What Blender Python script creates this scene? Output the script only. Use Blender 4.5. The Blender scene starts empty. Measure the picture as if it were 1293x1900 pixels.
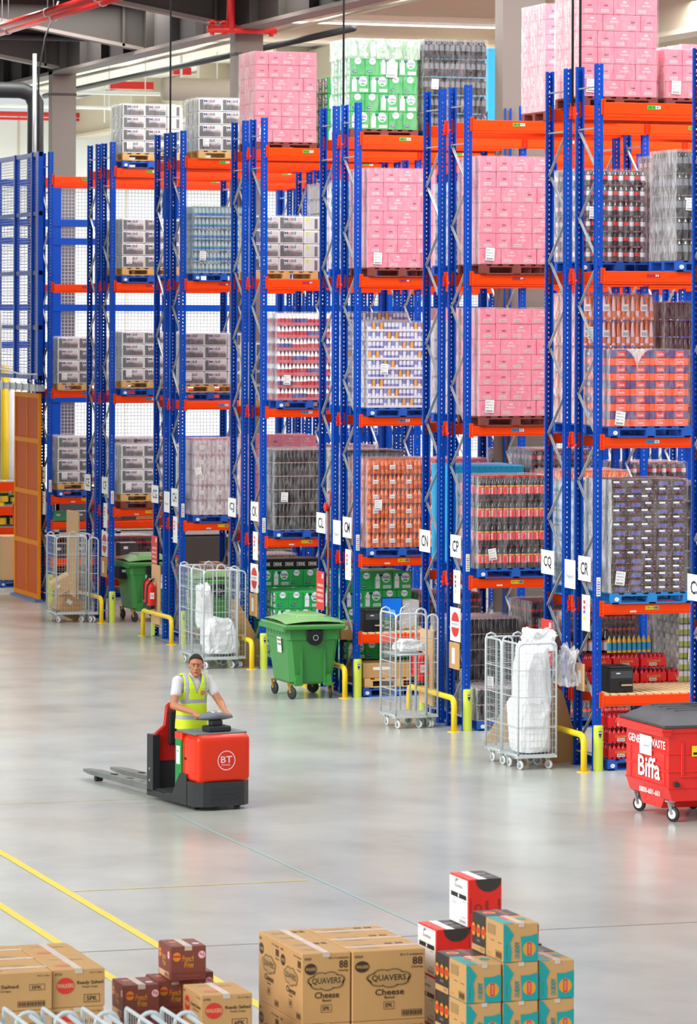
import bpy, bmesh, math, random
from mathutils import Vector, Matrix
R = random.Random(7)
SC = bpy.context.scene
COL = SC.collection
# ---------------------------------------------------------------- camera
F = 7100.0; H = 6.3; TH = math.radians(18.32); CX = 646.5; HY = 579.0; RO = .0035
cT, sT = math.cos(TH), math.sin(TH)
D0 = F * H / 849.4; X0 = 465.5 * D0 / F
CAM = (-(X0 * cT + D0 * sT), -(-X0 * sT + D0 * cT))
cam = bpy.data.cameras.new('camera'); camo = bpy.data.objects.new('camera', cam); COL.objects.link(camo)
cam.sensor_fit = 'HORIZONTAL'; cam.sensor_width = 36.0; cam.lens = 36.0 * F / 1293.0
cam.shift_x = 0; cam.shift_y = -371.0 / 1293.0; cam.clip_end = 600
camo.matrix_world = Matrix.Translation((CAM[0], CAM[1], H)) @ Matrix.Rotation(-TH, 4, 'Z') @ Matrix.Rotation(math.pi / 2, 4, 'X') @ Matrix.Rotation(RO, 4, 'Z')
cam.dof.use_dof = True; cam.dof.focus_distance = 53; cam.dof.aperture_fstop = 9
SC.camera = camo
# ---------------------------------------------------------------- light
W = bpy.data.worlds.new('world'); SC.world = W; W.use_nodes = True
wn = W.node_tree.nodes; wl = W.node_tree.links
bg = wn['Background']; bg.inputs[0].default_value = (.93, .97, 1.0, 1); bg.inputs[1].default_value = .62
def sun(name, d, e, ang, colr):
    l = bpy.data.lights.new(name, 'SUN'); l.energy = e; l.angle = math.radians(ang); l.color = colr
    o = bpy.data.objects.new(name, l); COL.objects.link(o)
    o.rotation_euler = Vector(d).to_track_quat('-Z', 'Y').to_euler(); o.location = (-20, -30, 20)
sun('daylight', (.86, .30, -.50), 2.5, 40, (1, .985, .95))
def area(name, loc, sx, sy, e, colr=(1, .98, .94)):
    l = bpy.data.lights.new(name, 'AREA'); l.shape = 'RECTANGLE'; l.size = sx; l.size_y = sy; l.energy = e; l.color = colr
    o = bpy.data.objects.new(name, l); COL.objects.link(o); o.location = loc
for j in range(9):
    area('overhead_fill', (7, -4 + 5.233 * j + 1.2, 13.2), 18, 1.2, 900)  # unseen fills added above the aisles to lift the dark rack interiors
area('overhead_fill', (10, 66, 12.3), 40, 16, 14000)  # added area fill that brightens the far left hall, not a fitting
area('overhead_fill', (35, 40, 12.5), 20, 20, 6000)  # another added fill, over the hall behind the right racks
SC.view_settings.view_transform = 'Standard'; SC.view_settings.look = 'None'
SC.view_settings.exposure = 0.25; SC.view_settings.gamma = 1
SC.cycles.transparent_max_bounces = 32
# ---------------------------------------------------------------- camera geometry of the place, used to read positions
def ray(px, py):
    a = px - CX; b = py - HY
    X = (a + RO * b) / F; Z = -(b - RO * a) / F
    return (X * cT + sT, -X * sT + cT, Z)
def floor_at(px, py, z=0.0):
    r = ray(px, py); k = (z - H) / r[2]; return (CAM[0] + k * r[0], CAM[1] + k * r[1])
def at_x(px, py, x):
    r = ray(px, py); k = (x - CAM[0]) / r[0]; return (CAM[1] + k * r[1], H + k * r[2])
def at_y(px, py, y):
    r = ray(px, py); k = (y - CAM[1]) / r[1]; return (CAM[0] + k * r[0], H + k * r[2])
# ---------------------------------------------------------------- materials
def lin(h):
    h = h.lstrip('#'); o = []
    for i in (0, 2, 4):
        c = int(h[i:i + 2], 16) / 255.0
        o.append(c / 12.92 if c <= .04045 else ((c + .055) / 1.055) ** 2.4)
    return (o[0], o[1], o[2], 1)
MATS = {}
def mat(name, colr, rough=.5, metal=0, spec=.5, noise=0, nscale=8, emit=0, alpha=1, bump=0):
    if name in MATS: return MATS[name]
    m = bpy.data.materials.new(name); m.use_nodes = True; n = m.node_tree.nodes; l = m.node_tree.links
    b = n['Principled BSDF']; c = lin(colr)
    b.inputs['Base Color'].default_value = c; b.inputs['Roughness'].default_value = rough
    b.inputs['Metallic'].default_value = metal; b.inputs['Specular IOR Level'].default_value = spec
    b.inputs['Alpha'].default_value = alpha
    if emit:
        b.inputs['Emission Color'].default_value = c; b.inputs['Emission Strength'].default_value = emit
    if noise or bump:
        tc = n.new('ShaderNodeTexCoord'); t = n.new('ShaderNodeTexNoise'); t.inputs['Scale'].default_value = nscale
        t.inputs['Detail'].default_value = 4; l.new(tc.outputs['Object'], t.inputs['Vector'])
        if noise:
            mx = n.new('ShaderNodeMix'); mx.data_type = 'RGBA'; mx.inputs[6].default_value = tuple(x * (1 - noise) for x in c[:3]) + (1,)
            mx.inputs[7].default_value = tuple(min(1, x * (1 + noise)) for x in c[:3]) + (1,)
            l.new(t.outputs['Fac'], mx.inputs[0]); l.new(mx.outputs[2], b.inputs['Base Color'])
        if bump:
            bp = n.new('ShaderNodeBump'); bp.inputs['Strength'].default_value = bump; bp.inputs['Distance'].default_value = .01
            l.new(t.outputs['Fac'], bp.inputs['Height']); l.new(bp.outputs[0], b.inputs['Normal'])
    MATS[name] = m; return m
BLUE = mat('rack_blue', '#0347b2', .34, spec=.22, noise=.08)
BLUEP = mat('pallet_blue', '#1256b8', .6, noise=.2, nscale=5)
BLUEL = mat('pallet_light_blue', '#1f86cf', .6, noise=.15, nscale=5)
CYAN = mat('cyan_sheet', '#17a9dd', .45, noise=.08)
ORNG = mat('beam_orange', '#f64402', .4, spec=.25, noise=.06)
REDC = mat('clip_red', '#e0303a', .4)
GALV = mat('galvanised_steel', '#b9bec0', .38, metal=.55, noise=.12, nscale=20)
GALD = mat('cage_zinc', '#ccd5d7', .35, metal=.25, noise=.1, nscale=20)
WOOD = mat('pallet_wood', '#d8ab6c', .75, noise=.22, nscale=6)
WOODD = mat('deck_slats', '#ecca9a', .75, noise=.12, nscale=6)
PRED = mat('pallet_dark_red', '#7d3b31', .7, noise=.2, nscale=5)
WHITE = mat('white_paper', '#f2f3f2', .6)
BLACK = mat('print_black', '#141414', .5)
DARK = mat('black_plastic', '#1b1c1f', .45, noise=.1)
PINK = mat('pink_card', '#ec8298', .6, noise=.05, nscale=3)
PINKD = mat('pink_card_seam', '#c05f74', .7)
PINKL = mat('pale_pink_print', '#f7c9d0', .6)
GREYP = mat('grey_print', '#8d9296', .6)
MROON = mat('maroon_print', '#6b2437', .6)
CARD = mat('cardboard', '#c79a63', .75, noise=.07, nscale=4)
CARDL = mat('cardboard_light', '#d9b383', .75, noise=.06, nscale=4)
CARDD = mat('cardboard_edge', '#9a7040', .8)
TAPE = mat('clear_tape', '#cfc0ae', .25)
BROWNP = mat('brown_print', '#3d2d20', .6)
SILV = mat('silver_carton', '#d2d4d6', .45)
SILG = mat('carton_grey_band', '#5d5f63', .45)
SILM = mat('carton_mid_grey', '#a2a4a8', .45)
SILW = mat('carton_white', '#f0f1f2', .45)
NAVY = mat('navy_ink', '#1b2f7a', .5)
REDI = mat('red_ink', '#d8342c', .5)
VGRN = mat('green_carton', '#1fa651', .5, noise=.05, nscale=3)
VGRD = mat('green_carton_seam', '#127a38', .5)
VWHT = mat('bottle_print_white', '#e6eef2', .5)
SNBR = mat('chocolate_brown_box', '#43302c', .5, noise=.15, nscale=20)
SNBL = mat('blue_violet_ink', '#7f88e4', .5)
GOLD = mat('gold_ink', '#e0952c', .5)
CORG = mat('bright_orange_box', '#f0511a', .5)
CPUR = mat('purple_box', '#5b3f7c', .5)
YEL = mat('safety_yellow', '#f4d21a', .4)
LIME = mat('lime_plastic', '#cfe04e', .45)
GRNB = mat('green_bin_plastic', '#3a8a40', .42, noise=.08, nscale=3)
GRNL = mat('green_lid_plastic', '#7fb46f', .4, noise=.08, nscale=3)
RUBB = mat('black_rubber', '#2a2a2c', .6)
BRASS = mat('zinc_yellow_steel', '#c79a45', .4, metal=.4)
WHEELW = mat('white_nylon', '#e6e8e6', .4)
REDB = mat('red_steel', '#e6241c', .35, noise=.04, nscale=3)
LIDG = mat('dark_grey_lid', '#45484c', .45, noise=.08, nscale=6)
TRKO = mat('truck_orange_red', '#df300a', .25, spec=.35)
TRKR = mat('truck_red', '#c02018', .35)
TRKG = mat('truck_green', '#12883c', .4)
TRKB = mat('truck_black', '#25272a', .45, noise=.15, nscale=8)
TRKY = mat('truck_grey', '#6d747a', .45)
FORK = mat('scuffed_steel', '#6f7470', .45, metal=.2, noise=.3, nscale=5)
SKIN = mat('skin', '#b87a58', .55, noise=.04, nscale=20)
HAIR = mat('dark_hair', '#1c1613', .8)
TEE = mat('grey_tshirt', '#d3cfd4', .8, noise=.04, nscale=12)
HIVIS = mat('hi_vis_yellow', '#d3f02a', .7, noise=.06, nscale=10)
REFL = mat('reflective_grey', '#aeb2b4', .4)
TROU = mat('black_trousers', '#17181c', .8)
COLUMN = mat('column_grey', '#7c736d', .6, noise=.05, nscale=1)
COLD = mat('steel_grey_brown', '#3f3a37', .6, noise=.08, nscale=1)
DECK = mat('roof_deck_dark', '#35322f', .7)
CEILW = mat('roof_white', '#e8e5dd', .7)
CEILB = mat('roof_beige', '#cfc5b2', .7)
WALLW = mat('wall_white', '#eceff0', .6)
PIPER = mat('pipe_red', '#dd2f2c', .3)
PIPED = mat('pipe_dark', '#2c2f31', .5)
LAMP = mat('lamp_tube', '#ffffff', .5, emit=2.5)
SCREEN = mat('screen_blue', '#1470e0', .3, emit=.35)
SCREENL = mat('screen_glow', '#5db8f5', .3, emit=.4)
SHEETW = mat('white_plastic_film', '#f0f2f4', .35, bump=.9, nscale=14)
GBRO = mat('maroon_carton', '#7f3d35', .55)
GBRS = mat('maroon_stripe', '#a5604e', .55)
TEAL = mat('teal_print', '#0c9a9a', .55)
BLKC = mat('black_carton', '#38332f', .55)
REDX = mat('red_carton', '#e3261a', .5)
def film_mat(name, lo, hi, tint='#ffffff'):
    m = bpy.data.materials.new(name); m.use_nodes = True; n = m.node_tree.nodes; l = m.node_tree.links
    b = n['Principled BSDF']; b.inputs['Base Color'].default_value = lin(tint); b.inputs['Roughness'].default_value = .22
    b.inputs['Specular IOR Level'].default_value = .8
    tr = n.new('ShaderNodeBsdfTransparent'); mx = n.new('ShaderNodeMixShader'); out = n['Material Output']
    tc = n.new('ShaderNodeTexCoord'); mp = n.new('ShaderNodeMapping'); mp.inputs['Scale'].default_value = (5, 5, 1.6)
    t = n.new('ShaderNodeTexNoise'); t.inputs['Scale'].default_value = 2.2; t.inputs['Detail'].default_value = 5; t.inputs['Distortion'].default_value = 1.5
    rp = n.new('ShaderNodeMapRange'); rp.inputs[1].default_value = .38; rp.inputs[2].default_value = .72; rp.inputs[3].default_value = lo; rp.inputs[4].default_value = hi
    l.new(tc.outputs['Object'], mp.inputs[0]); l.new(mp.outputs[0], t.inputs['Vector']); l.new(t.outputs['Fac'], rp.inputs[0])
    bp = n.new('ShaderNodeBump'); bp.inputs['Strength'].default_value = .8; bp.inputs['Distance'].default_value = .03
    l.new(t.outputs['Fac'], bp.inputs['Height']); l.new(bp.outputs[0], b.inputs['Normal'])
    l.new(rp.outputs[0], mx.inputs[0]); l.new(tr.outputs[0], mx.inputs[1]); l.new(b.outputs[0], mx.inputs[2]); l.new(mx.outputs[0], out.inputs[0])
    return m
FILM = film_mat('stretch_film', .02, .17)
FILMS = film_mat('stretch_film_side_glare', .2, .6)  # whiter on left sides and tops: glare from the left put into the film
FILMH = film_mat('stretch_film_heavy', .22, .6)
def mesh_mat(name, colr, sc, th):
    m = bpy.data.materials.new(name); m.use_nodes = True; n = m.node_tree.nodes; l = m.node_tree.links
    b = n['Principled BSDF']; b.inputs['Base Color'].default_value = lin(colr); b.inputs['Roughness'].default_value = .5
    tc = n.new('ShaderNodeTexCoord'); sp = n.new('ShaderNodeSeparateXYZ'); l.new(tc.outputs['Object'], sp.inputs[0])
    outs = []
    ad = n.new('ShaderNodeMath'); ad.operation = 'ADD'; l.new(sp.outputs[0], ad.inputs[0]); l.new(sp.outputs[1], ad.inputs[1])
    for src in (ad.outputs[0], sp.outputs[2]):
        a = n.new('ShaderNodeMath'); a.operation = 'MULTIPLY'; a.inputs[1].default_value = sc; l.new(src, a.inputs[0])
        f = n.new('ShaderNodeMath'); f.operation = 'FRACT'; l.new(a.outputs[0], f.inputs[0])
        g = n.new('ShaderNodeMath'); g.operation = 'LESS_THAN'; g.inputs[1].default_value = th; l.new(f.outputs[0], g.inputs[0]); outs.append(g.outputs[0])
    mxx = n.new('ShaderNodeMath'); mxx.operation = 'MAXIMUM'; l.new(outs[0], mxx.inputs[0]); l.new(outs[1], mxx.inputs[1])
    l.new(mxx.outputs[0], b.inputs['Alpha']); return m
WIREB = mesh_mat('blue_wire_mesh', '#a7b0dc', 16, .2)
WIREG = mesh_mat('grey_wire_mesh', '#a9afc2', 12, .2)
def floor_mat():
    m = bpy.data.materials.new('polished_concrete'); m.use_nodes = True; n = m.node_tree.nodes; l = m.node_tree.links
    b = n['Principled BSDF']; tc = n.new('ShaderNodeTexCoord')
    def noi(sc, mapping, det=5):
        mp = n.new('ShaderNodeMapping'); mp.inputs['Scale'].default_value = mapping; l.new(tc.outputs['Object'], mp.inputs[0])
        t = n.new('ShaderNodeTexNoise'); t.inputs['Scale'].default_value = sc; t.inputs['Detail'].default_value = det; l.new(mp.outputs[0], t.inputs['Vector']); return t
    t1 = noi(.7, (1, .8, 1), 8); t2 = noi(.9, (1, .8, 1), 6); t3 = noi(.16, (1, 1, 1), 3)
    cr = n.new('ShaderNodeValToRGB'); cr.color_ramp.elements[0].position = .32; cr.color_ramp.elements[0].color = lin('#9ca39a')
    cr.color_ramp.elements[1].position = .68; cr.color_ramp.elements[1].color = lin('#c8ccc2'); l.new(t1.outputs['Fac'], cr.inputs[0])
    c2 = n.new('ShaderNodeValToRGB'); c2.color_ramp.elements[0].position = .3; c2.color_ramp.elements[0].color = lin('#b7b1a6')
    c2.color_ramp.elements[1].position = .7; c2.color_ramp.elements[1].color = lin('#b8c3c6'); l.new(t3.outputs['Fac'], c2.inputs[0])
    mx = n.new('ShaderNodeMix'); mx.data_type = 'RGBA'; l.new(t2.outputs['Fac'], mx.inputs[0]); l.new(cr.outputs[0], mx.inputs[6]); l.new(c2.outputs[0], mx.inputs[7])
    l.new(mx.outputs[2], b.inputs['Base Color'])
    rr = n.new('ShaderNodeMapRange'); rr.inputs[3].default_value = .17; rr.inputs[4].default_value = .29; l.new(t2.outputs['Fac'], rr.inputs[0]); l.new(rr.outputs[0], b.inputs['Roughness'])
    b.inputs['Specular IOR Level'].default_value = .42
    return m
FLOORM = floor_mat()
# ---------------------------------------------------------------- text outlines from the built-in font
TXT = {}
def text_geo(s):
    if s in TXT: return TXT[s]
    cu = bpy.data.curves.new('t', 'FONT'); cu.body = s; cu.size = 1; cu.resolution_u = 2; cu.offset = .018
    o = bpy.data.objects.new('t', cu); COL.objects.link(o)
    dg = bpy.context.evaluated_depsgraph_get(); dg.update()
    me = o.evaluated_get(dg).to_mesh()
    v = [(p.co.x, p.co.y) for p in me.vertices]; f = [tuple(p.vertices) for p in me.polygons]
    o.evaluated_get(dg).to_mesh_clear(); bpy.data.objects.remove(o); bpy.data.curves.remove(cu)
    if v:
        x0 = min(a for a, _ in v); x1 = max(a for a, _ in v); y0 = min(b for _, b in v); y1 = max(b for _, b in v)
        v = [((a - x0) / (x1 - x0), (b - y0) / (y1 - y0)) for a, b in v]
    TXT[s] = (v, f); return TXT[s]
# ---------------------------------------------------------------- mesh builder
class MB:
    def __init__(s): s.v = []; s.f = []; s.m = []; s.s = []; s.mats = []
    def mi(s, m):
        if m not in s.mats: s.mats.append(m)
        return s.mats.index(m)
    def face(s, pts, m, sm=False):
        b = len(s.v); s.v += [tuple(p) for p in pts]; s.f.append(tuple(range(b, b + len(pts)))); s.m.append(s.mi(m)); s.s.append(sm)
    def raw(s, v, f, m, sm=False):
        b = len(s.v); s.v += [tuple(p) for p in v]; k = s.mi(m)
        for q in f: s.f.append(tuple(b + i for i in q)); s.m.append(k); s.s.append(sm)
    def box(s, x0, y0, z0, x1, y1, z1, m):
        v = [(x0, y0, z0), (x1, y0, z0), (x1, y1, z0), (x0, y1, z0), (x0, y0, z1), (x1, y0, z1), (x1, y1, z1), (x0, y1, z1)]
        s.raw(v, [(0, 3, 2, 1), (4, 5, 6, 7), (0, 1, 5, 4), (1, 2, 6, 5), (2, 3, 7, 6), (3, 0, 4, 7)], m)
    def cbox(s, x0, y0, z0, x1, y1, z1, b, m, seg=1, sm=False):
        bm = bmesh.new(); bmesh.ops.create_cube(bm, size=1)
        for v in bm.verts: v.co = ((x0 + x1) / 2 + v.co.x * (x1 - x0), (y0 + y1) / 2 + v.co.y * (y1 - y0), (z0 + z1) / 2 + v.co.z * (z1 - z0))
        bmesh.ops.bevel(bm, geom=bm.edges[:], offset=b, segments=seg, affect='EDGES', profile=.5)
        bm.verts.index_update(); s.raw([v.co[:] for v in bm.verts], [[v.index for v in f.verts] for f in bm.faces], m, sm); bm.free()
    def prism(s, poly, axis, a, b, m):
        # poly of 2D points extruded along axis from a to b
        def P(p, t): return {'x': (t, p[0], p[1]), 'y': (p[0], t, p[1]), 'z': (p[0], p[1], t)}[axis]
        n = len(poly); v = [P(p, a) for p in poly] + [P(p, b) for p in poly]
        f = [tuple(range(n - 1, -1, -1)), tuple(range(n, 2 * n))] + [(i, (i + 1) % n, n + (i + 1) % n, n + i) for i in range(n)]
        s.raw(v, f, m)
    def tube(s, pts, r, m, n=6, caps=True, rs=None):
        P = [Vector(p) for p in pts]; rings = []; up = None
        for i, p in enumerate(P):
            t = ((P[min(i + 1, len(P) - 1)] - p).normalized() + (p - P[max(i - 1, 0)]).normalized())
            t = t.normalized() if t.length > 1e-6 else Vector((0, 0, 1))
            if up is None:
                up = Vector((0, 0, 1)) if abs(t.z) < .9 else Vector((1, 0, 0))
            a = t.cross(up).normalized(); b = t.cross(a).normalized(); up = -b if (-b).dot(up) > 0 else b
            rr = rs[i] if rs else r
            rings.append([p + (a * math.cos(2 * math.pi * k / n) + b * math.sin(2 * math.pi * k / n)) * rr for k in range(n)])
        v = [q for g in rings for q in g]; f = []
        for i in range(len(rings) - 1):
            for k in range(n): f.append((i * n + k, i * n + (k + 1) % n, (i + 1) * n + (k + 1) % n, (i + 1) * n + k))
        if caps: f.append(tuple(range(n - 1, -1, -1))); f.append(tuple((len(rings) - 1) * n + k for k in range(n)))
        s.raw(v, f, m, True)
    def bar(s, p0, p1, w, m):
        p0, p1 = Vector(p0), Vector(p1); t = (p1 - p0).normalized(); up = Vector((1, 0, 0)) if abs(t.x) < .9 else Vector((0, 0, 1))
        a = t.cross(up).normalized() * w / 2; b = t.cross(a).normalized() * w / 2
        v = [p0 + a + b, p0 - a + b, p0 - a - b, p0 + a - b, p1 + a + b, p1 - a + b, p1 - a - b, p1 + a - b]
        s.raw(v, [(0, 1, 2, 3), (7, 6, 5, 4), (0, 4, 5, 1), (1, 5, 6, 2), (2, 6, 7, 3), (3, 7, 4, 0)], m)
    def lathe(s, prof, c, n=8, axis='z', smooth=True):
        # prof: list of (r, h, material-of-the-band-above)
        v = []
        for r, h, _ in prof:
            for k in range(n):
                a = 2 * math.pi * (k + .5) / n; p = (r * math.cos(a), r * math.sin(a), h)
                if axis == 'y': p = (p[0], h, p[1])
                if axis == 'x': p = (h, p[0], p[1])
                v.append((c[0] + p[0], c[1] + p[1], c[2] + p[2]))
        for i in range(len(prof) - 1):
            s.raw(v[i * n:(i + 2) * n], [(k, (k + 1) % n, n + (k + 1) % n, n + k) for k in range(n)], prof[i][2], smooth)
        s.raw(v[-n:], [tuple(range(n))], prof[-2][2]); s.raw(v[:n], [tuple(range(n - 1, -1, -1))], prof[0][2])
    def ell(s, c, rx, ry, rz, m, n=14, k=9):
        v = []; f = []
        for i in range(k + 1):
            ph = math.pi * i / k
            for j in range(n):
                a = 2 * math.pi * j / n; v.append((c[0] + rx * math.sin(ph) * math.cos(a), c[1] + ry * math.sin(ph) * math.sin(a), c[2] - rz * math.cos(ph)))
        for i in range(k):
            for j in range(n): f.append((i * n + j, i * n + (j + 1) % n, (i + 1) * n + (j + 1) % n, (i + 1) * n + j))
        s.raw(v, f, m, True)
    def cap(s, p0, p1, r0, r1, m, n=12):
        p0, p1 = Vector(p0), Vector(p1); d = p1 - p0; t = d.normalized(); pts = []; rs = []
        for i in range(5):
            a = math.pi / 2 * i / 4; pts.append(p0 - t * r0 * math.cos(a)); rs.append(max(r0 * math.sin(a), 1e-4))
        for i in range(1, 5):
            pts.append(p0 + d * i / 5); rs.append(r0 + (r1 - r0) * i / 5)
        for i in range(5):
            a = math.pi / 2 * i / 4; pts.append(p1 + t * r1 * math.sin(a)); rs.append(max(r1 * math.cos(a), 1e-4))
        s.tube(pts, 0, m, n, True, rs)
    def text(s, st, o, ux, uz, w, h, m):
        # lower left corner o, unit vectors along the line and up, overall width and height
        v, f = text_geo(st); o = Vector(o); ux = Vector(ux); uz = Vector(uz)
        if v: s.raw([o + ux * (a * w) + uz * (b * h) for a, b in v], f, m)
    def disc(s, c, ux, uz, rx, rz, m, n=18, ring=None):
        c = Vector(c); ux = Vector(ux); uz = Vector(uz)
        P = [c + ux * rx * math.cos(2 * math.pi * k / n) + uz * rz * math.sin(2 * math.pi * k / n) for k in range(n)]
        if ring is None: s.face(P, m)
        else:
            Q = [c + ux * rx * ring * math.cos(2 * math.pi * k / n) + uz * rz * ring * math.sin(2 * math.pi * k / n) for k in range(n)]
            s.raw(P + Q, [(k, (k + 1) % n, n + (k + 1) % n, n + k) for k in range(n)], m)
    def mesh(s, name):
        me = bpy.data.meshes.new(name); me.from_pydata(s.v, [], s.f)
        for m in s.mats: me.materials.append(m)
        me.polygons.foreach_set('material_index', s.m); me.polygons.foreach_set('use_smooth', s.s); me.update(); return me
    def build(s, name, parent=None, loc=None):
        return put(s.mesh(name), name, parent, loc)
def put(me, name, parent=None, loc=None, rz=0):
    o = bpy.data.objects.new(name, me); COL.objects.link(o)
    if parent: o.parent = parent
    if loc: o.location = loc
    if rz: o.rotation_euler[2] = rz
    return o
def tag(o, label, cat, group=None, kind=None):
    o['label'] = label; o['category'] = cat
    if group: o['group'] = group
    if kind: o['kind'] = kind
    return o
def thing(name, loc, label, cat, group=None, rz=0):
    o = bpy.data.objects.new(name, None); COL.objects.link(o); o.empty_display_size = .1
    o.location = loc; o.rotation_euler[2] = rz
    return tag(o, label, cat, group)
def struct(mb, name):
    o = mb.build(name); o['kind'] = 'structure'; return o
def copy_tree(o, parent=None):
    c = o.copy(); COL.objects.link(c); c.parent = parent
    for ch in KIDS.get(o.name, []): 
        d = copy_tree(ch, c)
    return c
KIDS = {}
def snapshot(root):
    # remember the children of a finished thing so it can be copied
    ks = {}
    for o in COL.objects:
        if o.parent: ks.setdefault(o.parent.name, []).append(o)
    st = [root]
    while st:
        q = st.pop(); KIDS[q.name] = ks.get(q.name, []); st += KIDS[q.name]
# ---------------------------------------------------------------- the building
b = MB(); b.face([(-60, -60, 0), (90, -60, 0), (90, 86, 0), (-60, 86, 0)], FLOORM); struct(b, 'floor')
b = MB(); b.box(-60, 85, 0, 90, 85.3, 13.4, WALLW)
for i in range(38): b.box(-60 + i * 4, 84.96, 0, -59.94 + i * 4, 85, 13.4, CEILB)
struct(b, 'wall_back')
XC = 2.8
b = MB(); b.box(XC + .6, 8, 14.0, 90, 85, 14.2, CEILW)
struct(b, 'ceiling')
b = MB(); b.box(-45, 14, 13.6, XC + .6, 60, 13.8, DECK); b.box(-45, 60, 14.0, XC + .6, 85, 14.2, CEILW); struct(b, 'ceiling')
n = 1
def trim(b):
    global n; struct(b, 'trim_%d' % n); n += 1
# beige roof beams over the right half, running along the racks
for j, y in enumerate((33, 41, 49, 57, 65, 73)):
    xs_ = XC + .6 if y < 45 else 13; b = MB(); b.box(xs_, y, 13.0, 90, y + .3, 14.0, CEILB); b.box(xs_, y - .15, 12.92, 90, y + .45, 13.0, CEILB); trim(b)
for x in (14, 26, 38):
    b = MB(); b.box(x, 20, 12.6, x + .3, 85, 13.9, CEILB); b.box(x - .2, 20, 12.5, x + .5, 85, 12.6, CEILB); trim(b)
# main girder over the columns with flanges and stiffeners
b = MB(); b.box(XC + .2, 14, 12.2, XC + .26, 58, 13.6, COLD); b.box(XC, 14, 12.12, XC + .5, 58, 12.2, COLUMN); b.box(XC, 14, 13.5, XC + .5, 58, 13.6, COLD)
for y in range(16, 58, 2): b.box(XC + .02, y, 12.2, XC + .2, y + .03, 13.5, COLD)
trim(b)
# haunched rafters that meet the girder from the left
for y in (20.3, 27.6, 35, 42.4, 50):
    b = MB(); poly = [(XC + .2, 12.25), (XC - 5.0, 13.15), (-45, 13.15), (-45, 13.6), (XC + .2, 13.6)]
    b.prism(poly, 'y', y, y + .05, COLD)
    b.prism([(XC + .2, 12.2), (XC - 5.0, 13.1), (XC - 5.0, 13.18), (XC + .2, 12.28)], 'y', y - .14, y + .19, COLUMN)
    b.box(-45, y - .14, 13.1, XC - 5, y + .19, 13.18, COLUMN)
    b.box(XC - .3, y - .14, 12.3, XC - .24, y, 13.6, COLD); trim(b)
for x in (-3, -8, -13):
    b = MB(); b.box(x, 14, 13.3, x + .12, 60, 13.6, COLD); trim(b)
# columns
for i, (k, w) in enumerate(((2, .76), (5, .6), (8, .6))):
    y = 5.233 * k + .8
    o = MB(); o.box(XC, y - .02, 0, XC + w, y + .36, 12.2, COLUMN); o.box(XC - .01, y - .03, 11.6, XC + w + .01, y + .37, 11.66, COLD)
    trim(o)
SD = MB()
for (px, py) in ((860, 60), (1010, 60)): pass
def pipe(pts, r, m, name, label, cat='pipe', group=None):
    b = MB(); b.tube(pts, r, m, 10); return tag(b.build(name), label, cat, group)
pipe([(-1.42, 14, 12.3), (-1.42, 45, 12.3)], .085, PIPER, 'sprinkler_pipe', 'upper of the two thick red sprinkler pipes under the dark roof', 'pipe')
pipe([(-1.05, 14, 12.3), (-1.05, 45, 12.3)], .08, PIPER, 'sprinkler_pipe', 'lower of the two thick red sprinkler pipes under the dark roof', 'pipe')
for i in range(5):
    for xx, yy in ((-1.42, 22 + i * 4), (-1.05, 23 + i * 4)):
        b = MB(); b.tube([(xx, yy, 12.3), (xx, yy, 13.6)], .012, GALV, 5); b.lathe([(.1, -.03, GALV), (.1, .03, GALV)], (xx, yy, 12.3), 10, 'y')
        tag(b.build('pipe_hanger'), 'thin steel rod holding the %s red sprinkler pipe, %s from the near end' % ('upper' if xx < -1.2 else 'lower', ('first', 'second', 'third', 'fourth', 'fifth')[i]), 'hanger', 'sprinkler pipe hangers')
pipe([(-2.2, 14, 12.9), (-2.2, 50, 12.9)], .09, PIPED, 'service_pipe', 'dark pipe running beside the red sprinkler pipes', 'pipe')
y = 36.0
x, z = at_y(0, 66, y); x1, z1 = at_y(170, 70, y)
pipe([(x - 3, y, z), (x1, y, z)], .09, PIPED, 'service_pipe', 'black horizontal pipe crossing in front of the leftmost column top', 'pipe')
# thick black bent pipe at the left
y = 40.0; x, z = at_y(-40, 166, y); x1, _ = at_y(66, 166, y); _, z2 = at_y(66, 420, y)
pipe([(x, y, z), (x1 - .35, y, z), (x1 - .12, y, z - .08), (x1, y, z - .3), (x1, y, z2)], .2, PIPED, 'drain_pipe', 'thick black pipe bending down behind the blue mesh enclosure', 'pipe')
x1, _ = at_y(57, 100, y); pipe([(x1, y - .4, 8), (x1, y - .4, 12.4)], .05, GALV, 'steel_pipe', 'thin silver upright pipe beside the thick black bent pipe', 'pipe')
# long grey cable tray under the girder
pipe([(XC + 1.6, 24, 12.0), (XC + 1.6, 50, 12.0)], .07, PIPED, 'cable_tray', 'grey insulated pipe slung below the main roof girder', 'pipe')
pipe([(XC + 1.0, 14, 12.15), (XC + 1.0, 56, 12.15)], .04, CEILB, 'conduit', 'pale thin conduit just below the main roof girder', 'pipe')
# red valve cluster at the second column head
y = 26.6; x0, z0 = at_y(385, 54, y); x1, _ = at_y(512, 54, y); xv, _ = at_y(428, 54, y)
t = thing('sprinkler_valve', (xv, y, z0), 'red sprinkler valve assembly at the head of the middle column', 'valve')
b = MB(); b.tube([(x0 - xv, 0, 0), (x1 - xv, 0, 0)], .075, PIPER, 10); b.build('cross_pipe', t)
b = MB(); b.tube([(0, 0, 0), (0, 0, 1.4)], .09, PIPER, 10); b.build('riser', t)
for dx in (x0 - xv + .1, x0 - xv + .35, x1 - xv - .1):
    b = MB(); b.tube([(dx, 0, -.12), (dx, 0, .16)], .05, PIPER, 8); b.lathe([(.11, -.02, PIPER), (.11, .02, PIPER)], (dx, 0, .16), 10); b.build('valve_body', t)
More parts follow.
